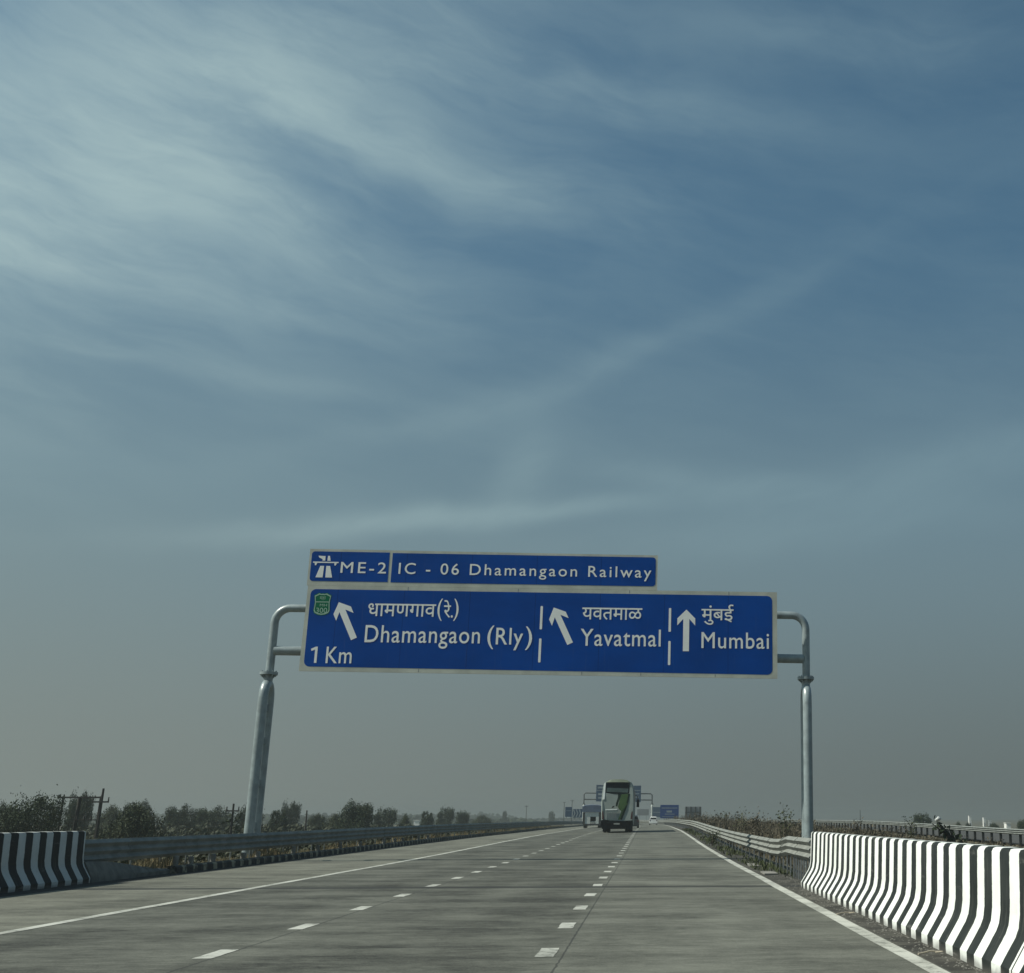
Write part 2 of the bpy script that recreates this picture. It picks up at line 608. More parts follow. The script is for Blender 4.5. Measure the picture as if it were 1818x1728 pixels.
M['far_sign'] = mat('distant_blue_sheeting', (0.003, 0.045, 0.20), 0.7, 0, 0.1, 0.7, spec=0.05)
M['shield_mark'] = mat('pale_green_marks', (0.34, 0.52, 0.42), 0.6, 0, 0.05, 3.0)
M['dull_mark'] = mat('dull_white_marks', (0.25, 0.30, 0.33), 0.7, 0, 0.1, 1.0)
M['sign_green'] = mat('shield_green', (0.004, 0.150, 0.070), 0.6, 0, 0.06, 2.0, spec=0.05)
M['far_blue'] = mat('faded_blue_sheeting', (0.012, 0.050, 0.115), 0.7, 0, 0.12, 0.7, spec=0.05)
M['board_back'] = mat('sign_back_aluminium', (0.22, 0.23, 0.24), 0.6, 0.2, 0.12, 0.8)
M['dark_steel'] = mat('dark_steel', (0.035, 0.038, 0.038), 0.6, 0.2, 0.2, 3)
M['wood_dark'] = mat('weathered_dark_post', (0.030, 0.028, 0.025), 0.9, 0, 0.3, 5)
M['bark'] = mat('bark', (0.075, 0.060, 0.045), 0.95, 0, 0.3, 6)
M['dry'] = leaf_material('dry_stalks', (0.055, 0.048, 0.034), (0.125, 0.108, 0.074))
M['straw'] = leaf_material('straw_grass', (0.14, 0.115, 0.060), (0.25, 0.20, 0.11))
M['weed_green'] = leaf_material('weed_leaves', (0.030, 0.045, 0.020), (0.075, 0.085, 0.035))
M['leaf_dark'] = leaf_material('dark_leaves', (0.018, 0.029, 0.015), (0.042, 0.060, 0.028))
M['leaf_olive'] = leaf_material('olive_leaves', (0.024, 0.034, 0.016), (0.056, 0.068, 0.031))
M['scrub'] = leaf_material('scrub_leaves', (0.016, 0.021, 0.011), (0.050, 0.055, 0.030))
M['bus_white'] = mat('bus_silver_paint', (0.26, 0.30, 0.28), 0.5, 0, 0.10, 1.0, spec=0.25)
M['bus_light'] = mat('bus_ridge_and_lit_corner', (0.85, 0.88, 0.85), 0.4, 0, 0.05, 1.0)  # pale hatch ridge; also paints the sun-bright left corner
M['bus_green'] = mat('bus_green_paint', (0.045, 0.088, 0.030), 0.6, 0, 0.12, 1.2, spec=0.15)
M['bus_spoiler'] = mat('bus_spoiler_paint', (0.14, 0.165, 0.12), 0.6, 0, 0.12, 1.2)
M['bus_deep'] = mat('bus_deep_green_paint', (0.006, 0.016, 0.010), 0.6, 0, 0.1, 1.2, spec=0.1)
M['glass'] = mat('dark_glass', (0.004, 0.006, 0.010), 0.3, 0, 0.1, 1.0, spec=0.12)
M['glass_light'] = mat('pale_band_glass', (0.070, 0.100, 0.095), 0.4, 0, 0.25, 2.0, spec=0.1)
M['black'] = mat('black_plastic', (0.004, 0.005, 0.007), 0.8, 0, 0.15, 3.0, spec=0.1)
M['rubber'] = mat('tyre_rubber', (0.015, 0.015, 0.015), 0.9, 0, 0.15, 5.0)
M['red_lens'] = mat('red_lamp_lens', (0.06, 0.012, 0.012), 0.4, 0, 0.1, 5.0)
M['plate'] = mat('number_plate', (0.30, 0.31, 0.28), 0.5, 0, 0.1, 3.0)
M['car_white'] = mat('white_car_paint', (0.80, 0.80, 0.78), 0.3, 0, 0.04, 1.0)
M['car_dark'] = mat('dark_car_paint', (0.03, 0.032, 0.035), 0.3, 0, 0.08, 1.0)
M['tarp'] = mat('blue_grey_tarpaulin', (0.09, 0.12, 0.18), 0.8, 0, 0.2, 1.2)
M['lorry_white'] = mat('lorry_white_paint', (0.55, 0.58, 0.55), 0.7, 0, 0.15, 1.2)
M['white_wall'] = mat('whitewashed_wall', (0.82, 0.82, 0.79), 0.8, 0, 0.05, 0.5)
M['bag'] = mat('white_plastic_film', (0.55, 0.56, 0.55), 0.5, 0, 0.05, 5.0)
M['concrete'] = mat('grey_concrete', (0.22, 0.21, 0.19), 0.9, 0, 0.25, 2.0)
M['pebble'] = mat('grit', (0.14, 0.135, 0.12), 0.95, 0, 0.4, 20.0)
M['twig'] = mat('pale_dry_wood', (0.42, 0.37, 0.29), 0.9, 0, 0.2, 8.0)
M['plinth'] = mat('streaked_concrete', (0.15, 0.147, 0.13), 0.95, 0, 0.25, 3.0)
M['asphalt'] = mat('old_asphalt', (0.055, 0.055, 0.052), 0.9, 0, 0.25, 2.0)


# ------------------------------------------------------------------ ground, road and markings
def ground():
    xs = [(-4000, -2.6), (-900, -2.6), (-250, -2.6), (-60, -2.6), (-22, -2.5), (-16.0, -0.35), (-13.2, -0.12), (-9, -0.12), (-5, -0.12), (0, -0.12), (3.2, -0.12),
          (4.6, -0.12), (7, -0.40), (12, -0.45), (17, -0.35), (19.6, -0.12), (28, -0.12), (37, -0.12), (44, -2.4), (90, -2.8), (300, -3.0), (900, -3.0), (4000, -3.0)]
    ys = [-300, -60] + ystations(-20, 1000) + [1300, 1800, 2500, 4000]
    rings = []
    for y in ys:
        ring = []
        for x, z in xs:
            n = 0.0
            if abs(x) > 50:
                n = 0.35 * math.sin(x * 0.02 + y * 0.013) * math.cos(y * 0.017 - x * 0.008)
            k = 1.0 if -20 < x < 40 else 0.0
            ring.append((x + off(y) * (1 if abs(x) < 1000 else 0), y, (rz(x, y) if k else 0) + z + n))
        rings.append(ring)
    o = MB().sweep(rings, closed=False).build('ground', M['ground'], smooth=60)
    tag(o, kind='structure')


def strip(name, x0, x1, y0, y1, z, m, nx=1):
    rings = [[P(x0 + (x1 - x0) * i / nx, y, z) for i in range(nx + 1)] for y in ystations(y0, y1)]
    return MB().sweep(rings, closed=False).build(name, m)


ground()
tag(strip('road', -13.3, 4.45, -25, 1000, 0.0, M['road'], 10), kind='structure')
tag(strip('opposite_road', 20.4, 36.0, -25, 1000, 0.0, M['asphalt'], 4), kind='structure')


def markings():
    mb = MB()
    rnd = random.Random(5)
    for x0, x1 in ((-8.74, -8.55), (2.83, 3.04)):
        rings = []
        for y in ystations(-20, 600):
            w = rnd.uniform(-0.014, 0.014)
            rings.append([P(x0 + w, y, 0.004), P(x1 + w * 0.5, y, 0.004)])
        mb.sweep(rings, closed=False)
    for xc, dy in ((-1.13, 0.0), (-4.87, 0.14)):
        k = -4
        while True:
            y = 15.05 + dy + 3.63 * k
            if y > 330:
                break
            L = 0.48 if y < 200 else 0.6
            n = 4
            ring = []
            for i in range(n + 1):
                q = y - L + 2 * L * i / n
                e = rnd.uniform(-0.008, 0.008)
                ring.append([P(xc - 0.105 + e, q, 0.004), P(xc + 0.105 + e, q, 0.004)])
            mb.sweep(ring, closed=False)
            k += 1
    o = mb.build('road_marking', M['paint'])
    tag(o, kind='structure')


markings()

# kerb under the left guardrail
rings = []
for y in ystations(36.6, 330):
    rings.append([P(-13.32, y, -0.1), P(-13.05, y, -0.1), P(-13.07, y, 0.16), P(-13.12, y, 0.20), P(-13.32, y, 0.20)])
tag(MB().sweep(rings).build('kerb', M['kerb']), kind='structure')


# ------------------------------------------------------------------ concrete barriers
def barrier(y0, y1, side, xface, label, paint):
    """side +1: the face looks to -x (right of the road); -1: mirrored"""
    prof = [(0.0, -0.1), (0.0, 0.11), (0.022, 0.145), (0.165, 0.37), (0.200, 0.45), (0.222, 0.58), (0.245, 1.15), (0.265, 1.185), (0.30, 1.195), (0.46, 1.195), (0.50, 1.18), (0.52, 1.14), (0.58, 0.5), (0.70, 0.2), (0.70, -0.1)]
    rings, y = [], y0
    while y < y1 - 0.01:
        rings.append(y)
        y += 1.2
    rings.append(y1)
    rr = random.Random(3)
    out = []
    for y in rings:
        e = rr.uniform(-0.006, 0.006)
        out.append([(xface + side * (px + e), y, pz + (rr.uniform(-0.004, 0.004) if pz > 1 else 0)) for px, pz in prof])
    mb = MB().sweep(out)
    o = mb.build('concrete_barrier', M[paint], origin=(xface + side * 0.35, y1, 0), smooth=28)
    return tag(o, label, 'barrier', 'striped concrete barriers at the bridge ends')


barrier(3.0, 28.4, 1, 3.44, 'sunlit black and white striped concrete barrier along the right edge of the road', 'stripe')
barrier(14.0, 31.5, -1, -13.2, 'shaded black and white striped concrete barrier at the far left roadside', 'stripe_shaded')


def plinth():
    """unpainted low concrete end that carries on from the left striped barrier and sinks away"""
    rings = []
    for y in [31.55 + 0.5 * i for i in range(12)]:
        k = 1 - ss(31.8, 37.0, y)
        h = 0.14 + 0.34 * k
        rings.append([(-13.20 - 0.03 * (1 - k), y, -0.1), (-13.20 - 0.03 * (1 - k), y, 0.10), (-13.30, y, 0.10 + (h - 0.1) * 0.6), (-13.40, y, h), (-13.60, y, h), (-13.66, y, -0.1)])
    o = MB().sweep(rings).build('concrete_plinth', M['plinth'], origin=(-13.4, 35, 0), smooth=30)
    tag(o, 'low grey concrete plinth running on from the left striped barrier under the guardrail', 'plinth')


plinth()

# ------------------------------------------------------------------ guardrails
def thrie(side, top=0.93, h=0.50):
    """closed profile of a three-wave beam, face towards the road"""
    pts = []
    n = 18
    for i in range(n + 1):
        t = i / n
        d = 0.042 * math.cos(t * 6 * math.pi + math.pi) + 0.042
        pts.append((-side * d, top - h * t))
    back = [(p[0] + side * 0.012, p[1]) for p in reversed(pts)]
    return pts + back


def beam(mb, side, xf, ys, top, h=0.5, grow=0.0):
    pr = thrie(side, 0.0, h)
    mb.sweep([[P(xf(y) + px - side * grow, y, pz + top(y)) for px, pz in pr] for y in ys])


def post(mb, x, y, side, top, deep=0.11, w=0.07):
    """steel channel: web and two flanges, open towards the road"""
    bx, by, bz = P(x, y, 0)
    t = 0.012
    mb.box(bx, bx + side * deep, by - w / 2, by - w / 2 + t, bz - 0.1, bz + top)
    mb.box(bx, bx + side * deep, by + w / 2 - t, by + w / 2, bz - 0.1, bz + top)
    mb.box(bx + side * (deep - t), bx + side * deep, by - w / 2 + t, by + w / 2 - t, bz - 0.1, bz + top)


def guardrail(label, side, xf, y0, y1, posts, top, rail_mat='rail_steel', post_mat='zinc', post_deep=0.035, h=0.5, facing=1):
    root = thing('guardrail', label, 'guardrail', P(xf(y0), y0, 0), 'steel guardrails beside the carriageways')
    ys = ystations(y0, y1)
    mb = MB()
    beam(mb, side * facing, xf, ys, top, h)
    y = y0 + 3.2
    while y < min(y1, 230):
        beam(mb, side * facing, xf, [y, y + 0.32], lambda q: top(q) + 0.002, h + 0.004, 0.013)
        y += 4.0
    mb.build('rail', M[rail_mat], root, smooth=40)
    near = posts[:100]
    for y in near:
        b = MB()
        post(b, xf(y) + side * 0.02, y, side, top(y) - 0.03, post_deep)
        b.build('post', M[post_mat], root)
    far = posts[100:]
    if far:
        b = MB()
        for y in far:
            post(b, xf(y) + side * 0.02, y, side, top(y) - 0.03, post_deep)
        tag(b.build('post', M[post_mat], root), kind='stuff')
    return root


def xr(y):
    return 3.85 if y > 35 else 3.85 - 0.13 * (35 - y) / 6.5


ps = [28.9 + 0.62 * i for i in range(8)] + [34.2 + 1.0 * i for i in range(5)]
y = 40.2
while y < 340:
    ps.append(y)
    y += 2.0
guardrail('sunlit steel guardrail running on from the right striped barrier', 1, xr, 28.5, 430, ps, lambda y: 0.875 + 0.14 * ss(37.4, 34.6, y) + 0.03 * ss(34, 28.5, y))
ps, y = [], 32.9
while y < 330:
    ps.append(y)
    y += 2.0
guardrail('dark shaded steel guardrail along the left shoulder', -1, lambda y: -13.62, 31.3, 460, ps, lambda y: 0.985, 'rail_dark', 'rail_dark', 0.035, 0.56)
ps, y = [], 46.0
while y < 260:
    ps.append(y)
    y += 1.9
guardrail('far steel guardrail of the opposite road beyond the median weeds', 1, lambda y: 20.0, 44.0, 430, ps, lambda y: 0.83, 'rail_dark', 'dark_steel', 0.14, 0.30)


# ------------------------------------------------------------------ sign lettering
_dg = bpy.context.evaluated_depsgraph_get


def glyphs(body, weight=0.0, space=1.0):
    c = bpy.data.curves.new('lettering', 'FONT')
    c.body = body
    c.resolution_u = 4
    c.offset = weight
    c.space_character = space
    o = bpy.data.objects.new('lettering', c)
    COL.objects.link(o)
    dg = _dg()
    me = o.evaluated_get(dg).to_mesh()
    vs = [(v.co.x, v.co.y) for v in me.vertices]
    fs = [tuple(p.vertices) for p in me.polygons]
    o.evaluated_get(dg).to_mesh_clear()
    bpy.data.objects.remove(o)
    bpy.data.curves.remove(c)
    return vs, fs


CAP = None


def lettering(mb, body, x0, x1, z0, z1, y, capref=None, weight=0.0, space=1.0, bold=0.0):
    """letters fitted to the width x0..x1; z0 = baseline, z1 = cap height line (capref), else z0..z1 is the whole height"""
    vs, fs = glyphs(body, weight, space)
    ax, bx = min(v[0] for v in vs), max(v[0] for v in vs)
    if capref:
        cv, _ = glyphs(capref, weight)
        ay, by = 0.0, max(v[1] for v in cv)
    else:
        ay, by = min(v[1] for v in vs), max(v[1] for v in vs)
    sx, sz = (x1 - x0) / (bx - ax), (z1 - z0) / (by - ay)
    # faces turned towards -y
    for k, (ex, ez) in enumerate(((0, 0), (bold, 0), (-bold, 0), (0, bold), (0, -bold)) if bold else ((0, 0),)):
        mb.add([(x0 + (a - ax) * sx + ex, y - 0.0007 * k, z0 + (b - ay) * sz + ez) for a, b in vs], fs)


def rrect(x0, x1, z0, z1, r, n=6, corners=(1, 1, 1, 1)):
    """rounded rectangle, counter-clockwise seen from -y; corners: bl, br, tr, tl"""
    pts = []
    for (cx, cz, a0, k) in ((x0, z0, 180, 0), (x1, z0, 270, 1), (x1, z1, 0, 2), (x0, z1, 90, 3)):
        if not corners[k]:
            pts.append((cx, cz))
            continue
        ox = cx + (r if cx == x0 else -r)
        oz = cz + (r if cz == z0 else -r)
        for i in range(n + 1):
            a = R(a0 + 90 * i / n)
            pts.append((ox + r * math.cos(a), oz + r * math.sin(a)))
    return pts


def arrow(mb, tip, length, ang, y, head=0.34, barb=0.27, w=0.115):
    """broad arrow; ang = lean to the left in degrees"""
    pts = [(0, 0), (head, -head), (head, -head - barb), (w, -0.36), (w, -length), (-w, -length), (-w, -0.36), (-head, -head - barb), (-head, -head)]
    c, s = math.cos(R(ang)), math.sin(R(ang))
    pts = [(tip[0] + px * c - pz * s, tip[1] + px * s + pz * c) for px, pz in pts]
    mb.slab([(a, b) for a, b in reversed(pts)], y, y + 0.003)


def hoop_leg(mb, x, y0, y1, ztop, r):
    """two steel tubes joined by a rounded hoop at the top"""
    ym, rad = (y0 + y1) / 2, (y1 - y0) / 2
    pts = [(x, y0, -0.6), (x, y0, 2.0), (x, y0, ztop - rad * 1.5)]
    for i in range(9):
        a = math.pi - math.pi * i / 8
        pts.append((x, ym + rad * math.cos(a), ztop - rad * 1.5 + rad * 1.5 * math.sin(a)))
    pts += [(x, y1, 2.0), (x, y1, -0.6)]
    mb.tube(pts, r, 16)


def big_gantry():
    Y = 46.0
    root = thing('sign_gantry', 'tall grey steel gantry carrying the large blue direction sign across the near road', 'sign gantry', (-4.1, 46.4, 0), 'sign gantries over the road')
    yc = Y + 0.42
    # columns
    for x, lab in ((-14.12, 'left column rising behind the guardrail'), (5.90, 'right column behind the end of the striped barrier')):
        mb = MB()
        hoop_leg(mb, x, yc - 0.32, yc + 0.44, 6.28, 0.172)
        for z in (1.1, 2.6, 4.1, 5.3):
            mb.box(x - 0.04, x + 0.04, yc - 0.16, yc + 0.28, z, z + 0.24)
        mb.tube([(x, yc + 0.06, 6.15), (x, yc + 0.06, 6.62)], [0.155, 0.165], 16)
        col = mb.build('column', M['pole'], root, smooth=45)
        fl = MB()
        fl.tube([(x, yc + 0.06, 6.60), (x, yc + 0.06, 6.66)], 0.32, 20)
        fl.tube([(x, yc + 0.06, 6.66), (x, yc + 0.06, 6.70)], 0.32, 20)
        for k in range(8):
            a = 2 * math.pi * k / 8
            fl.tube([(x + 0.26 * math.cos(a), yc + 0.06 + 0.26 * math.sin(a), 6.54), (x + 0.26 * math.cos(a), yc + 0.06 + 0.26 * math.sin(a), 6.75)], 0.022, 6)
        for k in range(6):
            a = 2 * math.pi * k / 6
            fl.add([(x + 0.16 * math.cos(a), yc + 0.06 + 0.16 * math.sin(a), 6.45), (x + 0.30 * math.cos(a), yc + 0.06 + 0.30 * math.sin(a), 6.6), (x + 0.16 * math.cos(a), yc + 0.06 + 0.16 * math.sin(a), 6.6)], [(0, 1, 2)])
        fl.build('flange', M['pole'], col, smooth=40)
    # upper frame: one tube bent over both columns, and the lower chord
    xl, xr_ = -14.10, 5.92
    pts = [(xl, yc + 0.06, 6.70), (xl, yc + 0.06, 8.55)]
    for i in range(1, 8):
        a = math.pi - (math.pi / 2) * i / 8
        pts.append((xl + 0.55 + 0.55 * math.cos(a), yc + 0.06, 8.55 + 0.55 * math.sin(a)))
    pts += [(xl + 0.55, yc + 0.06, 9.10), (-4, yc + 0.06, 9.10), (xr_ - 0.55, yc + 0.06, 9.08)]
    for i in range(1, 8):
        a = math.pi / 2 - (math.pi / 2) * i / 8
        pts.append((xr_ - 0.55 + 0.55 * math.cos(a), yc + 0.06, 8.53 + 0.55 * math.sin(a)))
    pts += [(xr_, yc + 0.06, 8.53), (xr_, yc + 0.06, 6.70)]
    fr = MB().tube(pts, 0.150, 16)
    fr.build('portal_tube', M['pole'], root, smooth=45)
    lc = MB().tube([(xl + 0.1, yc + 0.06, 7.50), (xr_ - 0.1, yc + 0.06, 7.40)], 0.175, 16)
    for x in (-11, -8, -5, -2, 1, 4):
        lc.box(x - 0.05, x + 0.05, yc - 0.10, yc + 0.22, 7.6, 8.98)
    lc.build('lower_chord', M['pole'], root, smooth=45)
    # boards
    bd = MB().slab([(-12.92, 6.70), (4.76, 6.58), (4.76, 9.89), (-12.88, 9.89)], Y, Y + 0.06)
    for x in range(-12, 5, 2):
        bd.box(x - 0.03, x + 0.03, Y + 0.06, Y + 0.16, 6.8, 9.8)
    main = bd.build('sign_board', M['sign_white'], root)
    part_label(main, 'large lower board with three destinations')
    bp = [(px, pz - 0.0085 * (px + 12.75) * (1 if pz < 8 else 0.1)) for px, pz in rrect(-12.76, 4.57, 6.87, 9.755, 0.20)]
    MB().slab(bp, Y - 0.004, Y).build('blue_face', M['sign_blue'], main)
    yl = Y - 0.009
    t = MB()
    lettering(t, 'धामणगाव', -10.60, -8.12, 8.77, 9.24, yl, bold=0.005)
    lettering(t, '(', -8.06, -7.88, 8.62, 9.46, yl, weight=0.0)
    lettering(t, 'रे.', -7.82, -7.48, 8.74, 9.40, yl, bold=0.005)
    lettering(t, ')', -7.46, -7.28, 8.62, 9.46, yl, weight=0.0)
    part_label(t.build('lettering', M['letter'], main), 'Dhamangaon (Rly) in Devanagari')
    t = MB()
    lettering(t, 'Dhamangaon', -10.64, -6.43, 7.79, 8.42, yl, 'D', space=1.08, bold=0.005)
    lettering(t, '(', -6.15, -5.92, 7.58, 8.46, yl, bold=0.004)
    lettering(t, 'Rly', -5.83, -4.84, 7.76, 8.38, yl, 'R', space=1.08, bold=0.005)
    lettering(t, ')', -4.74, -4.50, 7.56, 8.44, yl, bold=0.004)
    part_label(t.build('lettering', M['letter'], main), 'Dhamangaon (Rly) in Latin letters')
    t = MB()
    lettering(t, 'Km', -11.98, -11.06, 7.00, 7.60, yl, 'K', space=1.08, bold=0.005)
    t.slab([(-12.40, 7.00), (-12.31, 7.00), (-12.31, 7.60), (-12.38, 7.60), (-12.55, 7.52), (-12.53, 7.44), (-12.40, 7.49)], yl, yl + 0.003)
    part_label(t.build('lettering', M['letter'], main), '1 Km in the lower left corner')
    t = MB()
    lettering(t, 'यवतमाळ', -2.66, -0.40, 8.74, 9.19, yl, bold=0.005)
    part_label(t.build('lettering', M['letter'], main), 'Yavatmal in Devanagari')
    t = MB()
    lettering(t, 'Yavatmal', -2.69, 0.32, 7.75, 8.38, yl, 'Y', space=1.08, bold=0.005)
    part_label(t.build('lettering', M['letter'], main), 'Yavatmal in Latin letters')
    t = MB()
    lettering(t, 'मुंबई', 1.86, 3.08, 8.60, 9.38, yl, bold=0.005)
    part_label(t.build('lettering', M['letter'], main), 'Mumbai in Devanagari')
    t = MB()
    lettering(t, 'Mumbai', 1.87, 4.44, 7.71, 8.31, yl, 'M', space=1.08, bold=0.005)
    part_label(t.build('lettering', M['letter'], main), 'Mumbai in Latin letters')
    for tip, L, ang, lab in (((-11.70, 9.27), 1.52, 26.0, 'slanted arrow beside Dhamangaon'), ((-3.74, 9.18), 1.52, 26.0, 'slanted arrow beside Yavatmal'), ((1.28, 9.17), 1.59, 0.0, 'upright arrow beside Mumbai')):
        a = MB()
        arrow(a, tip, L, ang, yl)
        part_label(a.build('arrow', M['letter'], main), lab)
    for x, zz in ((-4.19, ((9.23, 8.34), (8.00, 7.10))), (0.655, ((9.22, 8.31), (7.96, 7.05)))):
        a = MB()
        for z1, z0 in zz:
            a.slab(rrect(x - 0.045, x + 0.045, z0, z1, 0.03, 3), yl, yl + 0.003)
        a.build('divider_line', M['letter'], main)
    sm = MB()
    for x, z0, z1 in ((-9.2, 9.765, 9.885), (-5.1, 9.765, 9.885), (-0.9, 9.765, 9.885), (2.9, 9.765, 9.885), (-8.6, 6.70, 6.81), (-2.6, 6.66, 6.77), (-0.4, 6.64, 6.75), (2.4, 6.62, 6.72)):
        sm.slab([(x - 0.012, z0), (x + 0.012, z0), (x + 0.012, z1), (x - 0.012, z1)], Y - 0.003, Y)
    sm.build('panel_seam', M['board_back'], main)
    # route shield: green with a white outline and three rows of marks
    sh = lambda k: [(-12.30 + px * k, 9.19 + pz * k) for px, pz in
                    [(-0.24, -0.33), (-0.12, -0.385), (0, -0.40), (0.12, -0.385), (0.24, -0.33), (0.285, -0.24), (0.27, -0.08), (0.26, 0.06), (0.28, 0.2), (0.295, 0.31), (0.2, 0.36), (0.14, 0.40), (0.06, 0.375), (0, 0.385),
                     (-0.06, 0.375), (-0.14, 0.40), (-0.2, 0.36), (-0.295, 0.31), (-0.28, 0.2), (-0.26, 0.06), (-0.27, -0.08), (-0.285, -0.24)]]
    sb = MB().slab([(px, pz) for px, pz in sh(1.08)], yl + 0.001, yl + 0.004).build('route_shield', M['sign_green'], main)
    s2 = MB()
    o1, o2 = sh(1.0), sh(0.90)
    n = len(o1)
    for i in range(n):
        j = (i + 1) % n
        s2.add([(o1[i][0], yl - 0.002, o1[i][1]), (o1[j][0], yl - 0.002, o1[j][1]), (o2[j][0], yl - 0.002, o2[j][1]), (o2[i][0], yl - 0.002, o2[i][1])], [(0, 1, 2, 3)])
    s2.slab([(-12.54, 9.255), (-12.06, 9.255), (-12.06, 9.285), (-12.54, 9.285)], yl - 0.002, yl + 0.001)
    lettering(s2, 'महा', -12.41, -12.19, 9.34, 9.47, yl - 0.002, weight=0.0)
    lettering(s2, 'MH', -12.38, -12.12, 9.10, 9.20, yl - 0.002, weight=0.0)
    lettering(s2, '300', -12.50, -12.10, 8.86, 9.05, yl - 0.002, weight=0.0)
    s2.build('shield_outline', M['shield_mark'], main)
    # upper board
    ub = MB().slab([(-12.93, 9.895), (0.15, 9.895), (0.15, 11.26), (-12.93, 11.29)], Y + 0.003, Y + 0.06)
    for x in range(-12, 1, 2):
        ub.box(x - 0.03, x + 0.03, Y + 0.06, Y + 0.14, 9.3, 11.1)
    up = ub.build('sign_board', M['sign_white'], root)
    part_label(up, 'narrow upper board with the exit name')
    f = MB()
    f.slab(rrect(-12.85, -9.98, 10.06, 11.195, 0.12, 5, (1, 0, 0, 1)), Y - 0.002, Y + 0.003)
    f.slab(rrect(-9.87, 0.075, 10.05, 11.18, 0.12, 5, (0, 1, 1, 0)), Y - 0.002, Y + 0.003)
    f.build('blue_face', M['sign_blue'], up)
    yu = Y - 0.007
    s = MB()
    # motorway symbol: two lane wedges under a bridge, two vehicles' worth of road above it
    for poly in ([(-12.64, 10.20), (-12.38, 10.20), (-12.36, 10.64), (-12.50, 10.64)], [(-12.28, 10.20), (-12.03, 10.20), (-12.14, 10.64), (-12.28, 10.64)],
                 [(-12.78, 10.755), (-11.84, 10.755), (-11.84, 10.80), (-12.78, 10.80)], [(-12.70, 10.66), (-12.66, 10.66), (-12.62, 10.75), (-12.72, 10.75)], [(-11.98, 10.66), (-11.94, 10.66), (-11.90, 10.75), (-12.00, 10.75)],
                 [(-12.44, 10.84), (-12.34, 10.84), (-12.34, 11.02), (-12.44, 11.02)], [(-12.57, 10.96), (-12.44, 10.90), (-12.44, 11.02), (-12.60, 11.03)], [(-12.26, 10.84), (-12.14, 10.84), (-12.18, 11.03), (-12.25, 11.03)]):
        s.slab(poly, yu, yu + 0.003)
    s.build('motorway_symbol', M['letter'], up)
    t = MB()
    lettering(t, 'ME-2', -11.74, -10.07, 10.39, 10.80, yu, 'M', space=1.25, bold=0.004)
    part_label(t.build('lettering', M['letter'], up), 'expressway code ME-2')
    t = MB()
    lettering(t, 'IC - 06 Dhamangaon Railway', -9.60, -0.09, 10.385, 10.80, yu, 'D', space=1.25, bold=0.004)
    part_label(t.build('lettering', M['letter'], up), 'exit name IC - 06 Dhamangaon Railway')


big_gantry()


def far_gantry():
    Y = 370.0
    bz = rz(-9, Y)
    root = thing('sign_gantry', 'distant steel gantry with a blue board half hidden behind the bus', 'sign gantry', (-9, Y, bz), 'sign gantries over the road')
    for x in (-18.9, 1.0):
        c = MB()
        hoop_leg(c, x, Y - 0.3, Y + 0.3, 5.2, 0.26)
        c.build('column', M['lorry_white'], root, smooth=45)
    f = MB()
    f.tube([(-18.9, Y, 5.0), (-18.9, Y, 8.1), (-18.5, Y, 8.5), (0.6, Y, 8.3), (1.0, Y, 7.9), (1.0, Y, 5.0)], 0.17, 10)
    f.tube([(-18.9, Y, 6.7), (1.0, Y, 6.5)], 0.17, 10)
    for x in (-18.9, 1.0):
        f.tube([(x, Y, 5.2), (x, Y, 5.45)], 0.42, 10)
    f.build('portal_tube', M['dark_steel'], root, smooth=45)
    b = MB().slab([(-15.4, 6.1), (-2.3, 5.9), (-2.3, 10.6), (-15.4, 10.8)], Y - 0.5, Y - 0.4).build('sign_board', M['far_blue'], root)
    t = MB()
    for x0, x1, z0, z1 in ((-15.2, -2.5, 9.15, 9.3), (-15.0, -12.9, 9.8, 10.3), (-4.2, -2.8, 8.2, 8.4), (-14.8, -13.0, 7.9, 8.4), (-14.8, -13.4, 6.9, 7.3), (-12, -7, 7.8, 8.4), (-6, -3, 7.2, 7.5), (-11, -5, 9.8, 10.3)):
        t.slab([(x0, z0), (x1, z0), (x1, z1), (x0, z1)], Y - 0.52, Y - 0.505)
    t.build('lettering', M['dull_mark'], b)


far_gantry()


# ------------------------------------------------------------------ other roadside boards in the distance
def road_board(name, label, cat, x0, x1, z0, z1, Y, face, marks=None, ground_z=-0.5, ribs=False, group=None):
    root = thing(name, label, cat, ((x0 + x1) / 2, Y, ground_z), group)
    b = MB().slab(rrect(x0, x1, z0, z1, 0.12, 3), Y, Y + 0.06).build('board', face, root)
    if marks:
        t = MB()
        for poly in marks:
            t.slab(poly, Y - 0.02, Y - 0.004)
        t.build('lettering', M['dull_mark'], b)
    for x in (x0 + (x1 - x0) * 0.22, x0 + (x1 - x0) * 0.78):
        MB().tube([(x, Y + 0.16, ground_z), (x, Y + 0.16, z1 - 0.15)], 0.09, 8).build('post', M['zinc'], root, smooth=45)
    if ribs:
        r = MB()
        n = 4
        for i in range(n):
            x = x0 + (x1 - x0) * (0.08 + 0.84 * i / (n - 1))
            r.box(x - 0.17, x + 0.17, Y - 0.12, Y - 0.002, z0, z1)
        r.box(x0, x1, Y - 0.14, Y - 0.122, (z0 + z1) / 2 - 0.1, (z0 + z1) / 2 + 0.1)
        r.build('stiffener', M['dark_steel'], root)
    return root


def bars(lst):
    return [[(a, c), (b, c), (b, d), (a, d)] for a, b, c, d in lst]


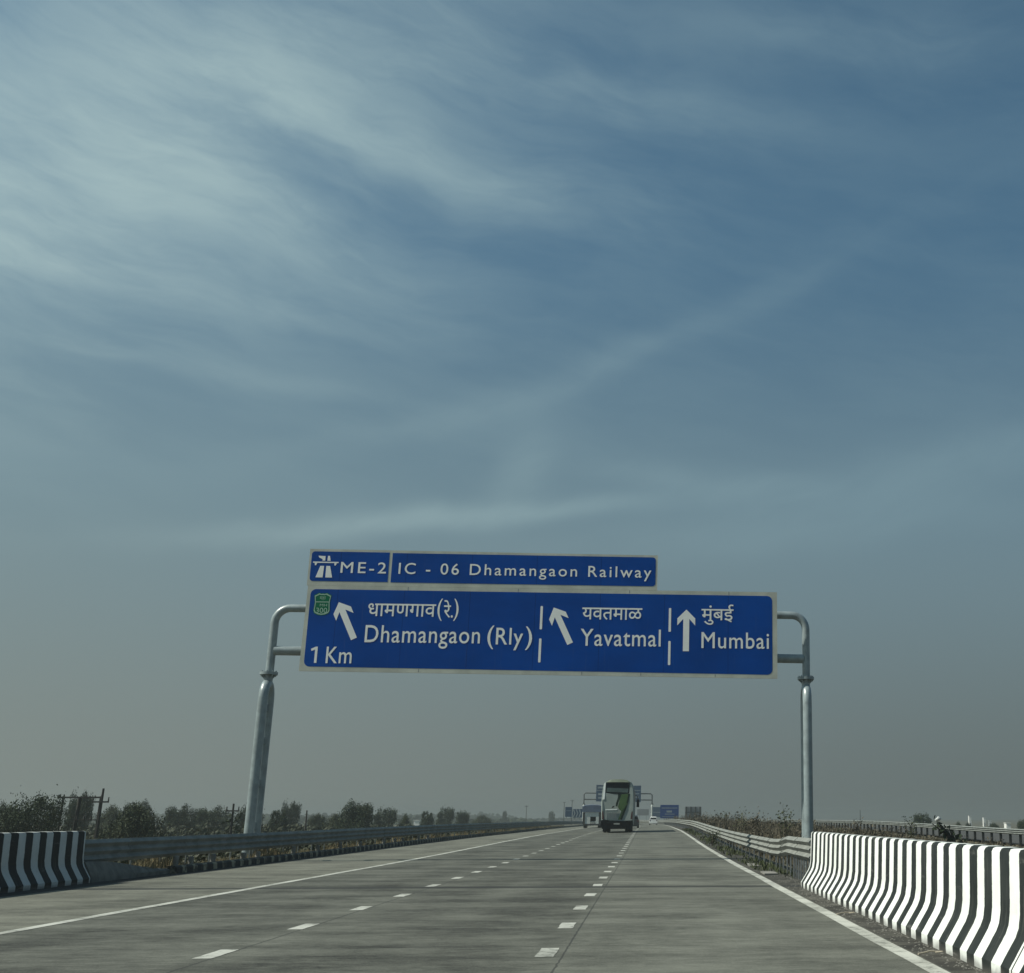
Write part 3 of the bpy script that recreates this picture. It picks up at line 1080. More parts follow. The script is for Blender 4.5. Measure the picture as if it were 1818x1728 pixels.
road_board('direction_sign', 'bright blue direction sign with white lines beyond the right guardrail end', 'road sign', 2.8, 7.2, 1.35, 4.45, 300, M['far_sign'],
           bars([(3.1, 6.9, 3.65, 3.8), (4.3, 5.6, 2.7, 3.15), (3.9, 6.2, 2.25, 2.4), (3.2, 6.8, 1.7, 1.78)]), -0.7, group='signs far down the road')
road_board('blank_signboard', 'grey back of a ribbed sign board, rightmost of the distant boards', 'road sign', 8.7, 12.6, 1.45, 4.05, 300, M['board_back'], None, -0.7, True, group='signs far down the road')
road_board('direction_sign', 'hazy grey blue board directly left of the bright blue sign', 'road sign', 0.9, 5.0, 1.7, 5.4, 480, M['far_blue'], bars([(1.2, 4.6, 3.4, 3.6)]), -0.9, group='signs far down the road')
road_board('blank_signboard', 'dim grey board between the bus and the distant gantry column', 'road sign', -4.6, 0.2, 2.4, 4.9, 520, M['board_back'], None, -0.9, group='signs far down the road')
road_board('direction_sign', 'small square blue board standing past the left guardrail end', 'road sign', -21.6, -19.85, 1.7, 4.2, 330, M['far_blue'], bars([(-21.3, -20.1, 3.2, 3.3)]), -1.2, group='signs far down the road')
CH = []
for k in range(3):
    x = -19.75 + k * 0.75
    CH += [[(x, 1.6), (x + 0.3, 1.6), (x + 0.68, 2.6), (x + 0.38, 2.6)], [(x + 0.38, 2.6), (x + 0.68, 2.6), (x + 0.3, 3.6), (x, 3.6)]]
road_board('chevron_board', 'blue and white chevron board beside the left end of the road', 'road sign', -19.8, -17.3, 1.5, 3.7, 332, M['far_blue'], CH, -1.2, group='signs far down the road')


# ------------------------------------------------------------------ vehicles
def wheel(root, x, y, z0, r, w, group=None):
    t = MB()
    n = 20
    prof = [(-w / 2, r * 0.62), (-w / 2, r * 0.93), (-w / 2 + 0.03, r), (w / 2 - 0.03, r), (w / 2, r * 0.93), (w / 2, r * 0.62)]
    rings = []
    for k in range(n + 1):
        a = 2 * math.pi * k / n
        rings.append([(x + px, y + pr * math.cos(a), z0 + r + pr * math.sin(a)) for px, pr in prof])
    t.sweep(rings, closed=True, cap=False)
    wh = t.build('wheel', M['rubber'], root, smooth=40)
    MB().tube([(x - w * 0.35, y, z0 + r), (x + w * 0.35, y, z0 + r)], r * 0.62, 16).build('rim', M['zinc'], wh, smooth=40)
    return wh


def coach():
    Y, XC = 107.0, -2.62
    bz = rz(-2.6, Y)
    root = thing('coach_bus', 'white and green coach seen from behind, in the middle lane ahead', 'bus', (XC, Y, bz))
    X = lambda v: XC + v
    Zz = lambda v: bz + v
    # body sections: outline half-width over height, lofted from the raked rear to the front
    hs = [(0.45, 1.20), (0.9, 1.31), (1.5, 1.36), (2.3, 1.385), (3.0, 1.36), (3.5, 1.31), (3.95, 1.24), (4.15, 1.14), (4.25, 0.98), (4.30, 0.6)]

    def outline(k, dy):
        right = [(h * k, z) for z, h in hs]
        pts = [(-a, z) for a, z in right] + [(a, z) for a, z in reversed(right)]
        return [(X(px), Y + dy(z), Zz(z)) for px, z in pts]
    rake = lambda z: 0.30 * ss(1.4, 4.3, z)
    secs = [outline(0.955, lambda z: rake(z)), outline(0.985, lambda z: rake(z) + 0.05), outline(1.0, lambda z: rake(z) + 0.22)]
    secs += [outline(1.0, lambda z, d=d: d + 0.5) for d in (0.6, 3, 6, 9, 11.2)] + [outline(0.94, lambda z: 12.0 - 0.25 * ss(1.2, 4.3, z))]
    body = MB().sweep(secs)
    body.build('body', M['bus_white'], root, smooth=30)
    rf = lambda z: Y + rake(z)

    def panel(poly, lift=0.012):
        """flat piece on the raked rear face, 6 mm thick"""
        n = len(poly)
        mb = MB()
        vs = [(X(a), rf(b) - lift, Zz(b)) for a, b in poly] + [(X(a), rf(b) - lift + 0.010, Zz(b)) for a, b in poly]
        fs = [tuple(range(n)), tuple(range(2 * n - 1, n - 1, -1))]
        for i in range(n):
            j = (i + 1) % n
            fs.append((i, i + n, j + n, j))
        return mb.add(vs, fs)
    panel([(-1.06, 3.28), (-0.6, 3.22), (0.1, 3.18), (0.5, 3.20), (0.95, 3.24), (0.98, 4.10), (0.5, 4.17), (-0.5, 4.17), (-1.04, 4.12)], 0.014).build('rear_window', M['glass'], root)
    panel([(-0.98, 3.36), (0.85, 3.30), (0.86, 3.64), (-0.95, 3.70)], 0.028).build('window_band', M['glass_light'], root)  # paler band across the lower rear window
    ls = panel([(0.20, 3.16), (0.90, 3.20), (0.98, 3.10), (0.80, 2.30), (0.58, 1.70), (0.33, 1.08), (0.08, 1.08), (0.32, 1.75), (0.02, 2.10), (0.12, 2.50)], 0.016).build('livery_stripe', M['bus_green'], root)
    panel([(0.02, 3.19), (0.30, 3.16), (0.16, 2.80), (0.04, 2.40), (-0.02, 2.16), (-0.16, 2.18), (-0.13, 2.45), (0.0, 2.85)], 0.022).build('livery_curve', M['bus_deep'], root)
    panel([(0.86, 3.20), (1.02, 3.20), (0.92, 2.60), (0.74, 2.0), (0.40, 1.08), (0.20, 1.08), (0.60, 2.0), (0.80, 2.7)], 0.022).build('livery_curve', M['bus_deep'], root)
    panel([(-1.30, 2.72), (-1.12, 2.75), (-1.06, 4.12), (-1.16, 4.10)], 0.016).build('sunlit_corner', M['bus_light'], root)  # sunlight on the rounded left corner, painted as a pale strip
    panel([(-0.50, 2.02), (-0.28, 2.10), (-0.26, 2.22), (-0.44, 2.16)], 0.016).build('badge', M['black'], root)
    panel([(-1.02, 1.86), (-0.02, 1.89), (-0.02, 1.95), (-1.02, 1.92)], 0.04).build('hatch_ridge', M['bus_light'], root)
    hg = panel([(-1.10, 1.05), (0.05, 1.05), (0.05, 1.84), (-1.06, 1.82)], 0.013).build('engine_hatch', M['bus_white'], root)
    g = MB()
    for i in range(6):
        x = -0.9 + i * 0.15
        g.box(X(x), X(x + 0.05), Y - 0.03, Y - 0.014, Zz(1.15), Zz(1.7))
    g.build('grille', M['board_back'], hg)
    bm = MB()
    ol = [(-1.24, 0.32), (1.22, 0.32), (1.33, 0.62), (1.30, 1.02), (0.5, 0.98), (-0.6, 0.98), (-1.10, 1.10), (-1.34, 1.02), (-1.36, 0.62)]
    bm.slab([(X(a), Zz(b)) for a, b in ol], Y - 0.16, Y + 0.25)
    bp = bm.build('bumper', M['black'], root)
    MB().slab([(X(-0.28), Zz(0.68)), (X(0.22), Zz(0.68)), (X(0.22), Zz(0.80)), (X(-0.28), Zz(0.80))], Y - 0.18, Y - 0.162).build('number_plate', M['plate'], bp)
    for s in (-1, 1):
        panel([(s * 1.20 - 0.08, 1.12), (s * 1.20 + 0.08, 1.12), (s * 1.24 + 0.05, 1.75), (s * 1.24 - 0.05, 1.75)], 0.03).build('tail_lamp', M['red_lens'], root)
    sp = MB()
    rings = []
    for i in range(9):
        a = -1 + 2 * i / 8
        q = math.sqrt(max(0, 1 - a * a))
        rings.append([(X(a * 1.02), Y + 0.18, Zz(4.16)), (X(a * 1.0), Y + 0.30, Zz(4.17 + 0.24 * q ** 0.7)), (X(a * 0.98), Y + 1.1, Zz(4.20 + 0.20 * q)), (X(a * 1.0), Y + 1.3, Zz(4.16))])
    sp.sweep(rings, closed=True)
    sp.build('roof_spoiler', M['bus_spoiler'], root, smooth=40)
    # side windows, mirror, wheels
    for s in (-1, 1):
        w = MB()
        for k in range(6):
            y0 = Y + 1.3 + k * 1.7
            vs = [(X(s * 1.362), y0, Zz(2.35 + 0.3)), (X(s * 1.362), y0 + 1.6, Zz(2.65)), (X(s * 1.318), y0 + 1.6, Zz(3.55)), (X(s * 1.318), y0, Zz(3.55))]
            vs2 = [(a + s * 0.03, b, c) for a, b, c in vs]
            w.add(vs + vs2, [(0, 1, 2, 3), (7, 6, 5, 4), (0, 4, 5, 1), (1, 5, 6, 2), (2, 6, 7, 3), (3, 7, 4, 0)])
        w.build('side_window', M['glass'], root)
    mr = MB()
    mr.tube([(X(1.25), Y + 11.8, Zz(3.3)), (X(1.55), Y + 12.1, Zz(3.2)), (X(1.62), Y + 12.1, Zz(2.9))], 0.035, 8)
    mr.box(X(1.48), X(1.74), Y + 12.0, Y + 12.15, Zz(2.2), Zz(2.9))
    mr.build('side_mirror', M['black'], root)
    for s in (-1, 1):
        wheel(root, X(s * 1.10), Y + 3.0, bz, 0.50, 0.29)
        wheel(root, X(s * 0.78), Y + 3.0, bz, 0.50, 0.29)
        wheel(root, X(s * 1.05), Y + 9.6, bz, 0.50, 0.30)
        f = MB().box(X(s * 0.95 - 0.28), X(s * 0.95 + 0.28), Y + 0.9, Y + 0.93, Zz(0.10), Zz(0.60))
        f.build('mud_flap', M['black'], root)
    ax = MB().tube([(X(-0.8), Y + 3.0, Zz(0.5)), (X(0.8), Y + 3.0, Zz(0.5))], 0.14, 10)
    ax.build('axle', M['black'], root)


coach()


def lorry():
    Y, XC = 168.0, -7.45
    bz = rz(-7.4, Y)
    root = thing('covered_lorry', 'white lorry under a blue grey tarpaulin, far ahead left of the bus', 'lorry', (XC, Y, bz))
    X = lambda v: XC + v
    Zz = lambda v: bz + v
    fr = MB()
    # rear frame with an open dark load bay
    fr.box(X(-0.95), X(-0.22), Y, Y + 0.1, Zz(0.55), Zz(2.05))
    fr.box(X(0.52), X(0.90), Y, Y + 0.1, Zz(0.55), Zz(2.05))
    fr.box(X(-0.22), X(0.52), Y, Y + 0.1, Zz(1.45), Zz(2.05))
    fr.box(X(-1.2), X(1.2), Y + 0.1, Y + 5.2, Zz(0.72), Zz(0.85))
    fr.box(X(-1.2), X(-1.14), Y + 0.1, Y + 5.2, Zz(0.85), Zz(2.0))
    fr.box(X(1.14), X(1.2), Y + 0.1, Y + 5.2, Zz(0.85), Zz(2.0))
    fr.box(X(-1.14), X(1.14), Y + 5.14, Y + 5.2, Zz(0.85), Zz(2.0))
    fr.build('load_body', M['lorry_white'], root)
    for s in (-1, 1):
        MB().box(X(s * 1.08 - 0.15), X(s * 1.08 + 0.15), Y - 0.05, Y + 0.09, Zz(0.5), Zz(2.02)).build('corner_post', M['dark_steel'], root)
    tp = MB()
    rings = []
    for d in (-0.1, 0.4, 1.6, 2.8, 4.0, 5.3):
        sag = 0.05 * math.sin(d * 3)
        rings.append([(X(-1.30), Y + d, Zz(2.06)), (X(1.30), Y + d, Zz(2.06)), (X(1.30), Y + d, Zz(2.75 + sag)), (X(0.9), Y + d, Zz(2.92 + sag)), (X(0), Y + d, Zz(2.97 + sag)), (X(-0.9), Y + d, Zz(2.92 + sag)), (X(-1.30), Y + d, Zz(2.75 + sag))])
    tp.sweep(rings)
    tp.build('tarpaulin', M['tarp'], root, smooth=35)
    cb = MB()
    cb.sweep([[(X(-1.1), Y + 5.5, Zz(0.6)), (X(1.1), Y + 5.5, Zz(0.6)), (X(1.05), Y + 5.5, Zz(2.5)), (X(-1.05), Y + 5.5, Zz(2.5))],
              [(X(-1.1), Y + 7.1, Zz(0.6)), (X(1.1), Y + 7.1, Zz(0.6)), (X(1.0), Y + 6.8, Zz(2.5)), (X(-1.0), Y + 6.8, Zz(2.5))]])
    cb.build('cab', M['lorry_white'], root)
    MB().box(X(-1.15), X(1.15), Y - 0.06, Y + 0.06, Zz(0.34), Zz(0.52)).build('bumper', M['dark_steel'], root)
    for s in (-1, 1):
        wheel(root, X(s * 0.95), Y + 1.3, bz, 0.45, 0.4)
        wheel(root, X(s * 0.98), Y + 6.0, bz, 0.45, 0.26)


lorry()


def car(name, label, XC, Y, paint, w=1.72, h=1.55):
    bz = rz(XC, Y)
    root = thing(name, label, 'car', (XC, Y, bz), 'cars ahead on the road')
    X = lambda v: XC + v * w / 1.72
    Zz = lambda v: bz + v * h / 1.55

    def ring(y, lo, hi, wl, wm, wt, mid):
        return [(X(-wl), y, Zz(lo)), (X(wl), y, Zz(lo)), (X(wm), y, Zz(mid)), (X(wt), y, Zz(hi)), (X(-wt), y, Zz(hi)), (X(-wm), y, Zz(mid))]
    b = MB().sweep([ring(Y, 0.32, 1.0, 0.76, 0.82, 0.74, 0.7), ring(Y + 0.12, 0.26, 1.02, 0.80, 0.86, 0.78, 0.7), ring(Y + 2.0, 0.22, 1.0, 0.82, 0.86, 0.8, 0.7), ring(Y + 3.5, 0.24, 0.92, 0.80, 0.84, 0.74, 0.65), ring(Y + 3.9, 0.34, 0.7, 0.7, 0.74, 0.66, 0.55)])
    b.build('body', paint, root, smooth=35)
    MB().sweep([ring(Y + 0.12, 1.005, 1.42, 0.77, 0.72, 0.62, 1.2), ring(Y + 0.6, 1.005, 1.55, 0.78, 0.72, 0.60, 1.25), ring(Y + 1.9, 1.005, 1.53, 0.78, 0.72, 0.58, 1.25), ring(Y + 2.7, 1.005, 1.06, 0.78, 0.77, 0.72, 1.03)]).build('cabin', paint, root, smooth=35)
    MB().slab([(X(-0.60), Zz(1.06)), (X(0.60), Zz(1.06)), (X(0.52), Zz(1.38)), (X(-0.52), Zz(1.38))], Y + 0.08, Y + 0.12).build('rear_window', M['glass'], root)
    MB().box(X(-0.84), X(0.84), Y - 0.06, Y + 0.1, Zz(0.30), Zz(0.52)).build('bumper', paint, root)
    for s in (-1, 1):
        MB().box(X(s * 0.70 - 0.1), X(s * 0.70 + 0.1), Y - 0.02, Y + 0.05, Zz(0.74), Zz(0.98)).build('tail_lamp', M['red_lens'], root)
        for yy in (0.75, 3.1):
            wheel(root, X(s * 0.72), Y + yy, bz, 0.31, 0.2)


car('hatchback_car', 'small white car far down the right lane, below the distant gantry column', 0.95, 236.0, M['car_white'], 1.55, 1.5)
car('dark_car', 'dark car almost hidden behind the right side of the bus', -1.92, 150.0, M['car_dark'], 1.72, 1.5)


# ------------------------------------------------------------------ vegetation
_a, _t = R(4.7109), R(15.2686)
_fw = Vector((math.sin(_a) * math.cos(_t), math.cos(_a) * math.cos(_t), math.sin(_t)))
_rt = Vector((math.cos(_a), -math.sin(_a), 0))
_up = _rt.cross(_fw)


def at(px, py, Y):
    """where the photograph's pixel lies on the upright plane Y metres down the road: x, z"""
    d = _fw * 2154 + _rt * (px - 1335) - _up * (py - 864)
    return d.x * Y / d.y, 1.5 + d.z * Y / d.y


def tree_meshes(seed, w, h, trunk_h, nclump, per, leaf, lm, squash=0.8, low=0.25):
    """crown and trunk meshes for a tree about h tall and w wide, standing at the origin"""
    rn = random.Random(seed)
    tr = MB()
    lean = Vector((rn.uniform(-0.1, 0.1) * w, rn.uniform(-0.1, 0.1) * w, 0))
    top = Vector((0, 0, h * 0.62)) + lean
    r0 = 0.028 * h
    tr.tube([(0, 0, -0.3), tuple(lean * 0.2 + Vector((0, 0, trunk_h * 0.6))), tuple(lean * 0.6 + Vector((0, 0, trunk_h))), tuple(top)], [r0, r0 * 0.8, r0 * 0.65, r0 * 0.2], 7)
    clumps = []
    for i in range(nclump):
        for _ in range(50):
            u = rn.uniform(-1, 1)
            v = rn.uniform(-1, 1)
            q = rn.uniform(low, 1.0)
            lim = (1 - ((q - 0.52) / 0.54) ** 2)
            if lim > 0 and math.hypot(u, v) < math.sqrt(lim) * rn.uniform(0.75, 1.05):
                break
        c = Vector((u * w * 0.5, v * w * 0.5, q * h * 0.93)) + lean * q
        clumps.append((c, rn.uniform(0.09, 0.19) * w * (1.3 - 0.55 * q)))
    for c, r in clumps[:14]:
        a = Vector((0, 0, trunk_h * rn.uniform(0.6, 1.15)))
        mid = a.lerp(c, 0.5) + Vector((rn.uniform(-0.1, 0.1) * w, rn.uniform(-0.1, 0.1) * w, 0.04 * h))
        tr.tube([tuple(a), tuple(mid), tuple(c)], [r0 * 0.42, r0 * 0.26, r0 * 0.08], 5)
    cr = MB()
    for c, r in clumps:
        for k in range(per):
            d = Vector((rn.gauss(0, 1), rn.gauss(0, 1), rn.gauss(0, squash))).normalized() * r * (rn.random() ** 0.45)
            p = c + d
            if rn.random() < 0.06:
                p = c + d * 1.6
            s = leaf * rn.uniform(0.6, 1.3)
            n = Vector((rn.gauss(0, 1), rn.gauss(0, 1), rn.gauss(0, 1) + 0.5)).normalized()
            a = n.orthogonal().normalized()
            a = Matrix.Rotation(rn.uniform(0, 6.28), 3, n) @ a
            b = n.cross(a)
            cr.add([tuple(p - a * s), tuple(p + b * s * 0.5), tuple(p + a * s), tuple(p - b * s * 0.5)], [(0, 1, 2, 3)])
    a = tr.build('trunk', M['bark'])
    b = cr.build('crown', lm)
    return a, b


PROTO = {}
for key, args in {
    'broad': (21, 6.0, 5.5, 1.6, 90, 210, 0.105, M['leaf_dark'], 0.7, 0.22),
    'round': (34, 5.0, 5.0, 1.3, 80, 210, 0.10, M['leaf_dark'], 0.8, 0.25),
    'bush': (47, 5.0, 4.0, 0.6, 90, 230, 0.085, M['leaf_olive'], 0.8, 0.05),
    'tall': (58, 3.6, 5.5, 1.8, 66, 190, 0.10, M['leaf_dark'], 0.9, 0.28),
    'ragged': (63, 5.5, 5.2, 1.0, 100, 230, 0.075, M['leaf_dark'], 0.7, 0.04),
}.items():
    a, b = tree_meshes(*args)
    PROTO[key] = (a.data, b.data, args[1], args[2])
    bpy.data.objects.remove(a)
    bpy.data.objects.remove(b)


def tree(name, label, key, px, top, wpx, Y, gz=-2.6, group='trees on the plain left of the road', cat='tree'):
    """px / top / wpx are measured on the photograph at distance Y and turned into metres here, once"""
    X, zt = at(px, top, Y)
    h = zt - gz
    w = at(px + wpx / 2, 1440, Y)[0] - at(px - wpx / 2, 1440, Y)[0]
    tm, cm, pw, ph = PROTO[key]
    r = thing(name, label, cat, (X, Y, gz), group)
    rn = random.Random(int(px * 7 + Y))
    r.rotation_euler = (0, 0, rn.uniform(0, 6.28))
    r.scale = (w / pw, w / pw, h / ph)
    for nm, me in (('trunk', tm), ('crown', cm)):
        o = bpy.data.objects.new(nm, me)
        COL.objects.link(o)
        o.parent = r
    return r


TREES = [
    ('leafy_tree', 'large dark ragged tree nearest the road, left of the utility frame', 'ragged', 58, 1402, 128, 82),
    ('leafy_tree', 'hazy tree at the left photo edge behind the big ragged tree', 'round', 4, 1424, 52, 150),
    ('leafy_tree', 'hazy round tree showing behind the top beam of the utility frame', 'round', 147, 1404, 50, 135),
    ('bushy_tree', 'wide olive bushy tree between the utility frame and the gantry column', 'bush', 242, 1430, 112, 92),
    ('leafy_tree', 'pale tree rising behind the wide olive bushy tree', 'broad', 250, 1419, 58, 150),
    ('leafy_tree', 'grey hazy flat topped tree right of the olive bushy tree', 'broad', 322, 1427, 62, 165),
    ('leafy_tree', 'broad hazy tree just left of the vine covered pole', 'broad', 378, 1430, 74, 175),
    ('leafy_tree', 'low hazy tree filling the gap behind the utility frame posts', 'bush', 200, 1432, 60, 170),
    ('leafy_tree', 'tree partly hidden by the left gantry column', 'round', 448, 1430, 52, 160),
    ('leafy_tree', 'dark narrow tree just right of the left gantry column', 'tall', 496, 1434, 36, 150),
    ('leafy_tree', 'tall pale hazy tree behind the dark narrow tree', 'round', 518, 1422, 40, 205),
    ('bushy_tree', 'low bush beside the lone dark post', 'bush', 566, 1446, 44, 190),
    ('leafy_tree', 'large dark round tree, biggest right of the gantry column', 'broad', 634, 1419, 66, 150),
    ('bushy_tree', 'low bush at the foot of the large dark round tree, on its left', 'bush', 596, 1447, 44, 175),
    ('leafy_tree', 'hazy medium tree to the right of the large dark round tree', 'round', 686, 1433, 46, 210),
    ('bushy_tree', 'small bush between the hazy medium tree and the white shed', 'bush', 720, 1447, 26, 200),
    ('leafy_tree', 'small dark tree right of the white shed', 'tall', 760, 1437, 26, 220),
    ('leafy_tree', 'taller of the two adjoining hazy trees at the middle of the left horizon', 'round', 793, 1432, 34, 270),
    ('leafy_tree', 'lower of the two adjoining hazy trees at the middle of the left horizon', 'round', 820, 1439, 28, 275),
    ('bushy_tree', 'faint low bush beyond the long left guardrail', 'bush', 858, 1448, 40, 330),
    ('leafy_tree', 'tiny lone tree poking above the far left treeline', 'round', 897, 1439, 9, 700),
    ('leafy_tree', 'tiny tree on the far treeline near the small square blue board', 'round', 980, 1440, 12, 700),
]
for n, lab, key, px, top, w, Y in TREES:
    tree(n, lab, key, px, top, w, Y)
for n, lab, key, px, top, w, Y in [
    ('leafy_tree', 'dark round lone tree beyond the opposite road', 'round', 1637, 1443, 36, 240),
    ('bushy_tree', 'left bush of the pair beyond the opposite guardrail', 'bush', 1701, 1460, 18, 260),
    ('bushy_tree', 'right bush of the pair beyond the opposite guardrail', 'bush', 1718, 1461, 14, 270),
    ('bushy_tree', 'low dark bush below the white pillars, past the opposite road', 'bush', 1765, 1462, 26, 260),
    ('leafy_tree', 'dark tree cut by the right photo edge', 'round', 1824, 1453, 36, 210),
]:
    tree(n, lab, key, px, top, w, Y, -2.9, 'trees beyond the opposite road')


def far_woods():
    """the band of woodland along the horizon, thousands of leaf clumps on a long low strip"""
    rn = random.Random(77)
    mb = MB()
    for i in range(5200):
        Y = rn.uniform(700, 1500)
        az = rn.uniform(-0.75, -0.03)
        X = math.tan(az) * Y
        hgt = (4.2 + 1.6 * math.sin(X * 0.021) + 1.2 * math.sin(X * 0.067 + 1)) * rn.uniform(0.5, 1.0) * Y / 900
        if az > -0.10:
            hgt *= 0.65
        w = rn.uniform(3, 7)
        z0 = -2.8
        for k in range(3):
            cx, cz = X + rn.uniform(-w, w) * 0.6, z0 + hgt * rn.uniform(0.35, 1.0)
            s = rn.uniform(1.2, 2.6)
            pts = []
            for q in range(6):
                a = q * math.pi / 3 + rn.uniform(-0.3, 0.3)
                pts.append((cx + s * math.cos(a) * rn.uniform(0.7, 1.2), Y + rn.uniform(-1, 1), cz + s * 0.7 * math.sin(a)))
            mb.add(pts, [tuple(range(6))])
        mb.add([(X - w, Y, z0 - 1), (X + w, Y, z0 - 1), (X + w * 0.8, Y + 1, z0 + hgt * 0.55), (X - w * 0.8, Y + 1, z0 + hgt * 0.5)], [(0, 1, 2, 3)])
    tag(mb.build('far_woods', M['leaf_dark']), 'hazy band of distant woodland along the left horizon', 'woodland', None, 'stuff')


far_woods()


def blade(mb, rn, x, y, z, h, w, lean):
    a = rn.uniform(0, 6.28)
    dx, dy = math.cos(a) * w, math.sin(a) * w
    b = rn.uniform(0, 6.28)
    lx, ly = math.cos(b) * lean * h, math.sin(b) * lean * h
    mb.add([(x - dx, y - dy, z), (x + dx, y + dy, z), (x + dx * 0.7 + lx * 0.4, y + dy * 0.7 + ly * 0.4, z + h * 0.6), (x - dx * 0.7 + lx * 0.4, y - dy * 0.7 + ly * 0.4, z + h * 0.6), (x + lx, y + ly, z + h)],
           [(0, 1, 2, 3), (3, 2, 4)])


def median_weeds():
    rn = random.Random(9)
    mb = MB()
    for i in range(22000):
        t = rn.random()
        y = 30 + 250 * t ** 1.5
        x = rn.uniform(4.7, 19.0)
        # patchy height: tall near the guardrail, lower towards the opposite road
        pt = 0.5 + 0.5 * math.sin(x * 0.9 + y * 0.31) * math.sin(y * 0.17 - x * 0.4)
        h = (0.85 + 0.75 * pt) * rn.uniform(0.45, 1.1)
        if x > 9:
            h *= 0.72
        if x > 13:
            h *= 0.75
        if y < 42:
            h *= 0.75
        h *= 1.0 + 0.35 * ss(50, 110, y)
        z = rz(4, y) - 0.42 + off(y) * 0
        X = x + off(y)
        if rn.random() < 0.55:
            blade(mb, rn, X, y, z, h, rn.uniform(0.008, 0.02) * (1 + y / 120), rn.uniform(0, 0.25))
        else:
            for k in range(4):
                q = rn.uniform(0.3, 1.0)
                c = Vector((X + rn.gauss(0, 0.12), y + rn.gauss(0, 0.12), z + h * q))
                s = rn.uniform(0.025, 0.065) * (1 + y / 160)
                n = Vector((rn.gauss(0, 1), rn.gauss(0, 1), rn.gauss(0, 1))).normalized()
                a = n.orthogonal().normalized() * s
                b = n.cross(a) * 0.6
                mb.add([tuple(c - a), tuple(c + b), tuple(c + a), tuple(c - b)], [(0, 1, 2, 3)])
            blade(mb, rn, X, y, z, h, 0.010 * (1 + y / 120), 0.08)
    tag(mb.build('dry_weeds', M['dry']), 'brown dry weeds covering the median behind the right guardrail', 'weeds', None, 'stuff')
    mb = MB()
    for i in range(9000):
        y = 26 + 130 * rn.random() ** 1.4
        x = rn.uniform(4.7, 19.0)
        blade(mb, rn, x, y, rz(4, y) - 0.42, rn.uniform(0.25, 0.6), rn.uniform(0.008, 0.02) * (1 + y / 120), rn.uniform(0.1, 0.5))
    tag(mb.build('dry_grass', M['straw']), 'straw coloured grass low among the median weeds', 'grass', None, 'stuff')


median_weeds()


def verge_grass():
    rn = random.Random(19)
    mb = MB()
    for i in range(22000):                    # left, between kerb and guardrail
        y = 35 + 170 * rn.random() ** 1.6
        x = rn.uniform(-14.05, -13.34)
        k = 0.6 + 0.4 * math.sin(y * 0.9) * math.sin(y * 0.37)
        x0, y0, z0 = P(x, y, 0.0)
        blade(mb, rn, x0, y0, z0 - 0.05, rn.uniform(0.15, 0.62) * k, rn.uniform(0.005, 0.012) * (1 + y / 80), rn.uniform(0.1, 0.6))
    tag(mb.build('dry_grass', M['straw']), 'dry yellow grass between the left kerb and the guardrail', 'grass', None, 'stuff')
    mb = MB()
    for i in range(3200):                    # right, at the foot of the sunlit guardrail
        y = 32 + 90 * rn.random() ** 1.3
        q = rn.random() ** 2
        x = 3.95 - 0.75 * q
        if y < 36 and x < 3.6:
            continue
        pt = math.sin(y * 0.55) * math.sin(y * 0.21 + 1)
        if pt < -0.1 and rn.random() < 0.8:
            continue
        x0, y0, z0 = P(x, y, 0.0)
        blade(mb, rn, x0, y0, z0, rn.uniform(0.04, 0.20), rn.uniform(0.005, 0.012) * (1 + y / 60), rn.uniform(0.2, 0.9))
    tag(mb.build('verge_grass', M['weed_green']), 'thin green grass at the foot of the right guardrail', 'grass', None, 'stuff')


verge_grass()


def undergrowth():
    rn = random.Random(23)
    mb = MB()
    for i in range(42000):
        y = 32 + 160 * rn.random() ** 1.25
        d = rn.random() ** 1.5
        x = -14.6 - 50 * d
        hump = 0.5 + 0.5 * math.sin(x * 0.35 + y * 0.11) * math.sin(y * 0.23 - x * 0.17)
        base = -0.4 if x > -16 else max(-2.6, -0.4 - (-16 - x) * 0.36)
        top = base + (0.45 + 0.7 * hump + 2.3 * min(1, d * 2.6)) * rn.random()
        p = Vector((x, y, top))
        n = Vector((rn.gauss(0, 1), rn.gauss(0, 1), rn.gauss(0, 1))).normalized()
        a = n.orthogonal().normalized() * rn.uniform(0.035, 0.10) * (1 + y / 70)
        b = n.cross(a) * 0.55
        mb.add([tuple(p - a), tuple(p + b), tuple(p + a), tuple(p - b)], [(0, 1, 2, 3)])
    tag(mb.build('undergrowth', M['scrub']), 'low scrub covering the bank behind the left guardrail', 'undergrowth', None, 'stuff')


undergrowth()


def weed(label, x, y, z, h, w, seed, leafm, group, name='tall_weed', dens=60):
    rn = random.Random(seed)
    root = thing(name, label, 'plant', (x, y, z), group)
    st, lv = MB(), MB()
    for k in range(5):
        a = rn.uniform(0, 6.28)
        e = Vector((x + math.cos(a) * w * rn.uniform(0.1, 0.5), y + math.sin(a) * w * rn.uniform(0.1, 0.5), z + h * rn.uniform(0.6, 1.0)))
        st.tube([(x, y, z), tuple(Vector((x, y, z)).lerp(e, 0.5) + Vector((0, 0, h * 0.06))), tuple(e)], [0.022, 0.016, 0.006], 5)
        for i in range(dens // 2):
            p = Vector((x, y, z)).lerp(e, rn.uniform(0.25, 1.05)) + Vector((rn.gauss(0, w * 0.14), rn.gauss(0, w * 0.14), rn.gauss(0, h * 0.06)))
            s = rn.uniform(0.03, 0.07) * (0.6 + h * 0.35)
            n = Vector((rn.gauss(0, 1), rn.gauss(0, 1), rn.gauss(0, 1))).normalized()
            a2 = n.orthogonal().normalized() * s
            b = n.cross(a2) * 0.5
            lv.add([tuple(p - a2), tuple(p + b), tuple(p + a2), tuple(p - b)], [(0, 1, 2, 3)])
    st.build('stem', M['bark'], root)
    lv.build('leaves', leafm, root)
    return root


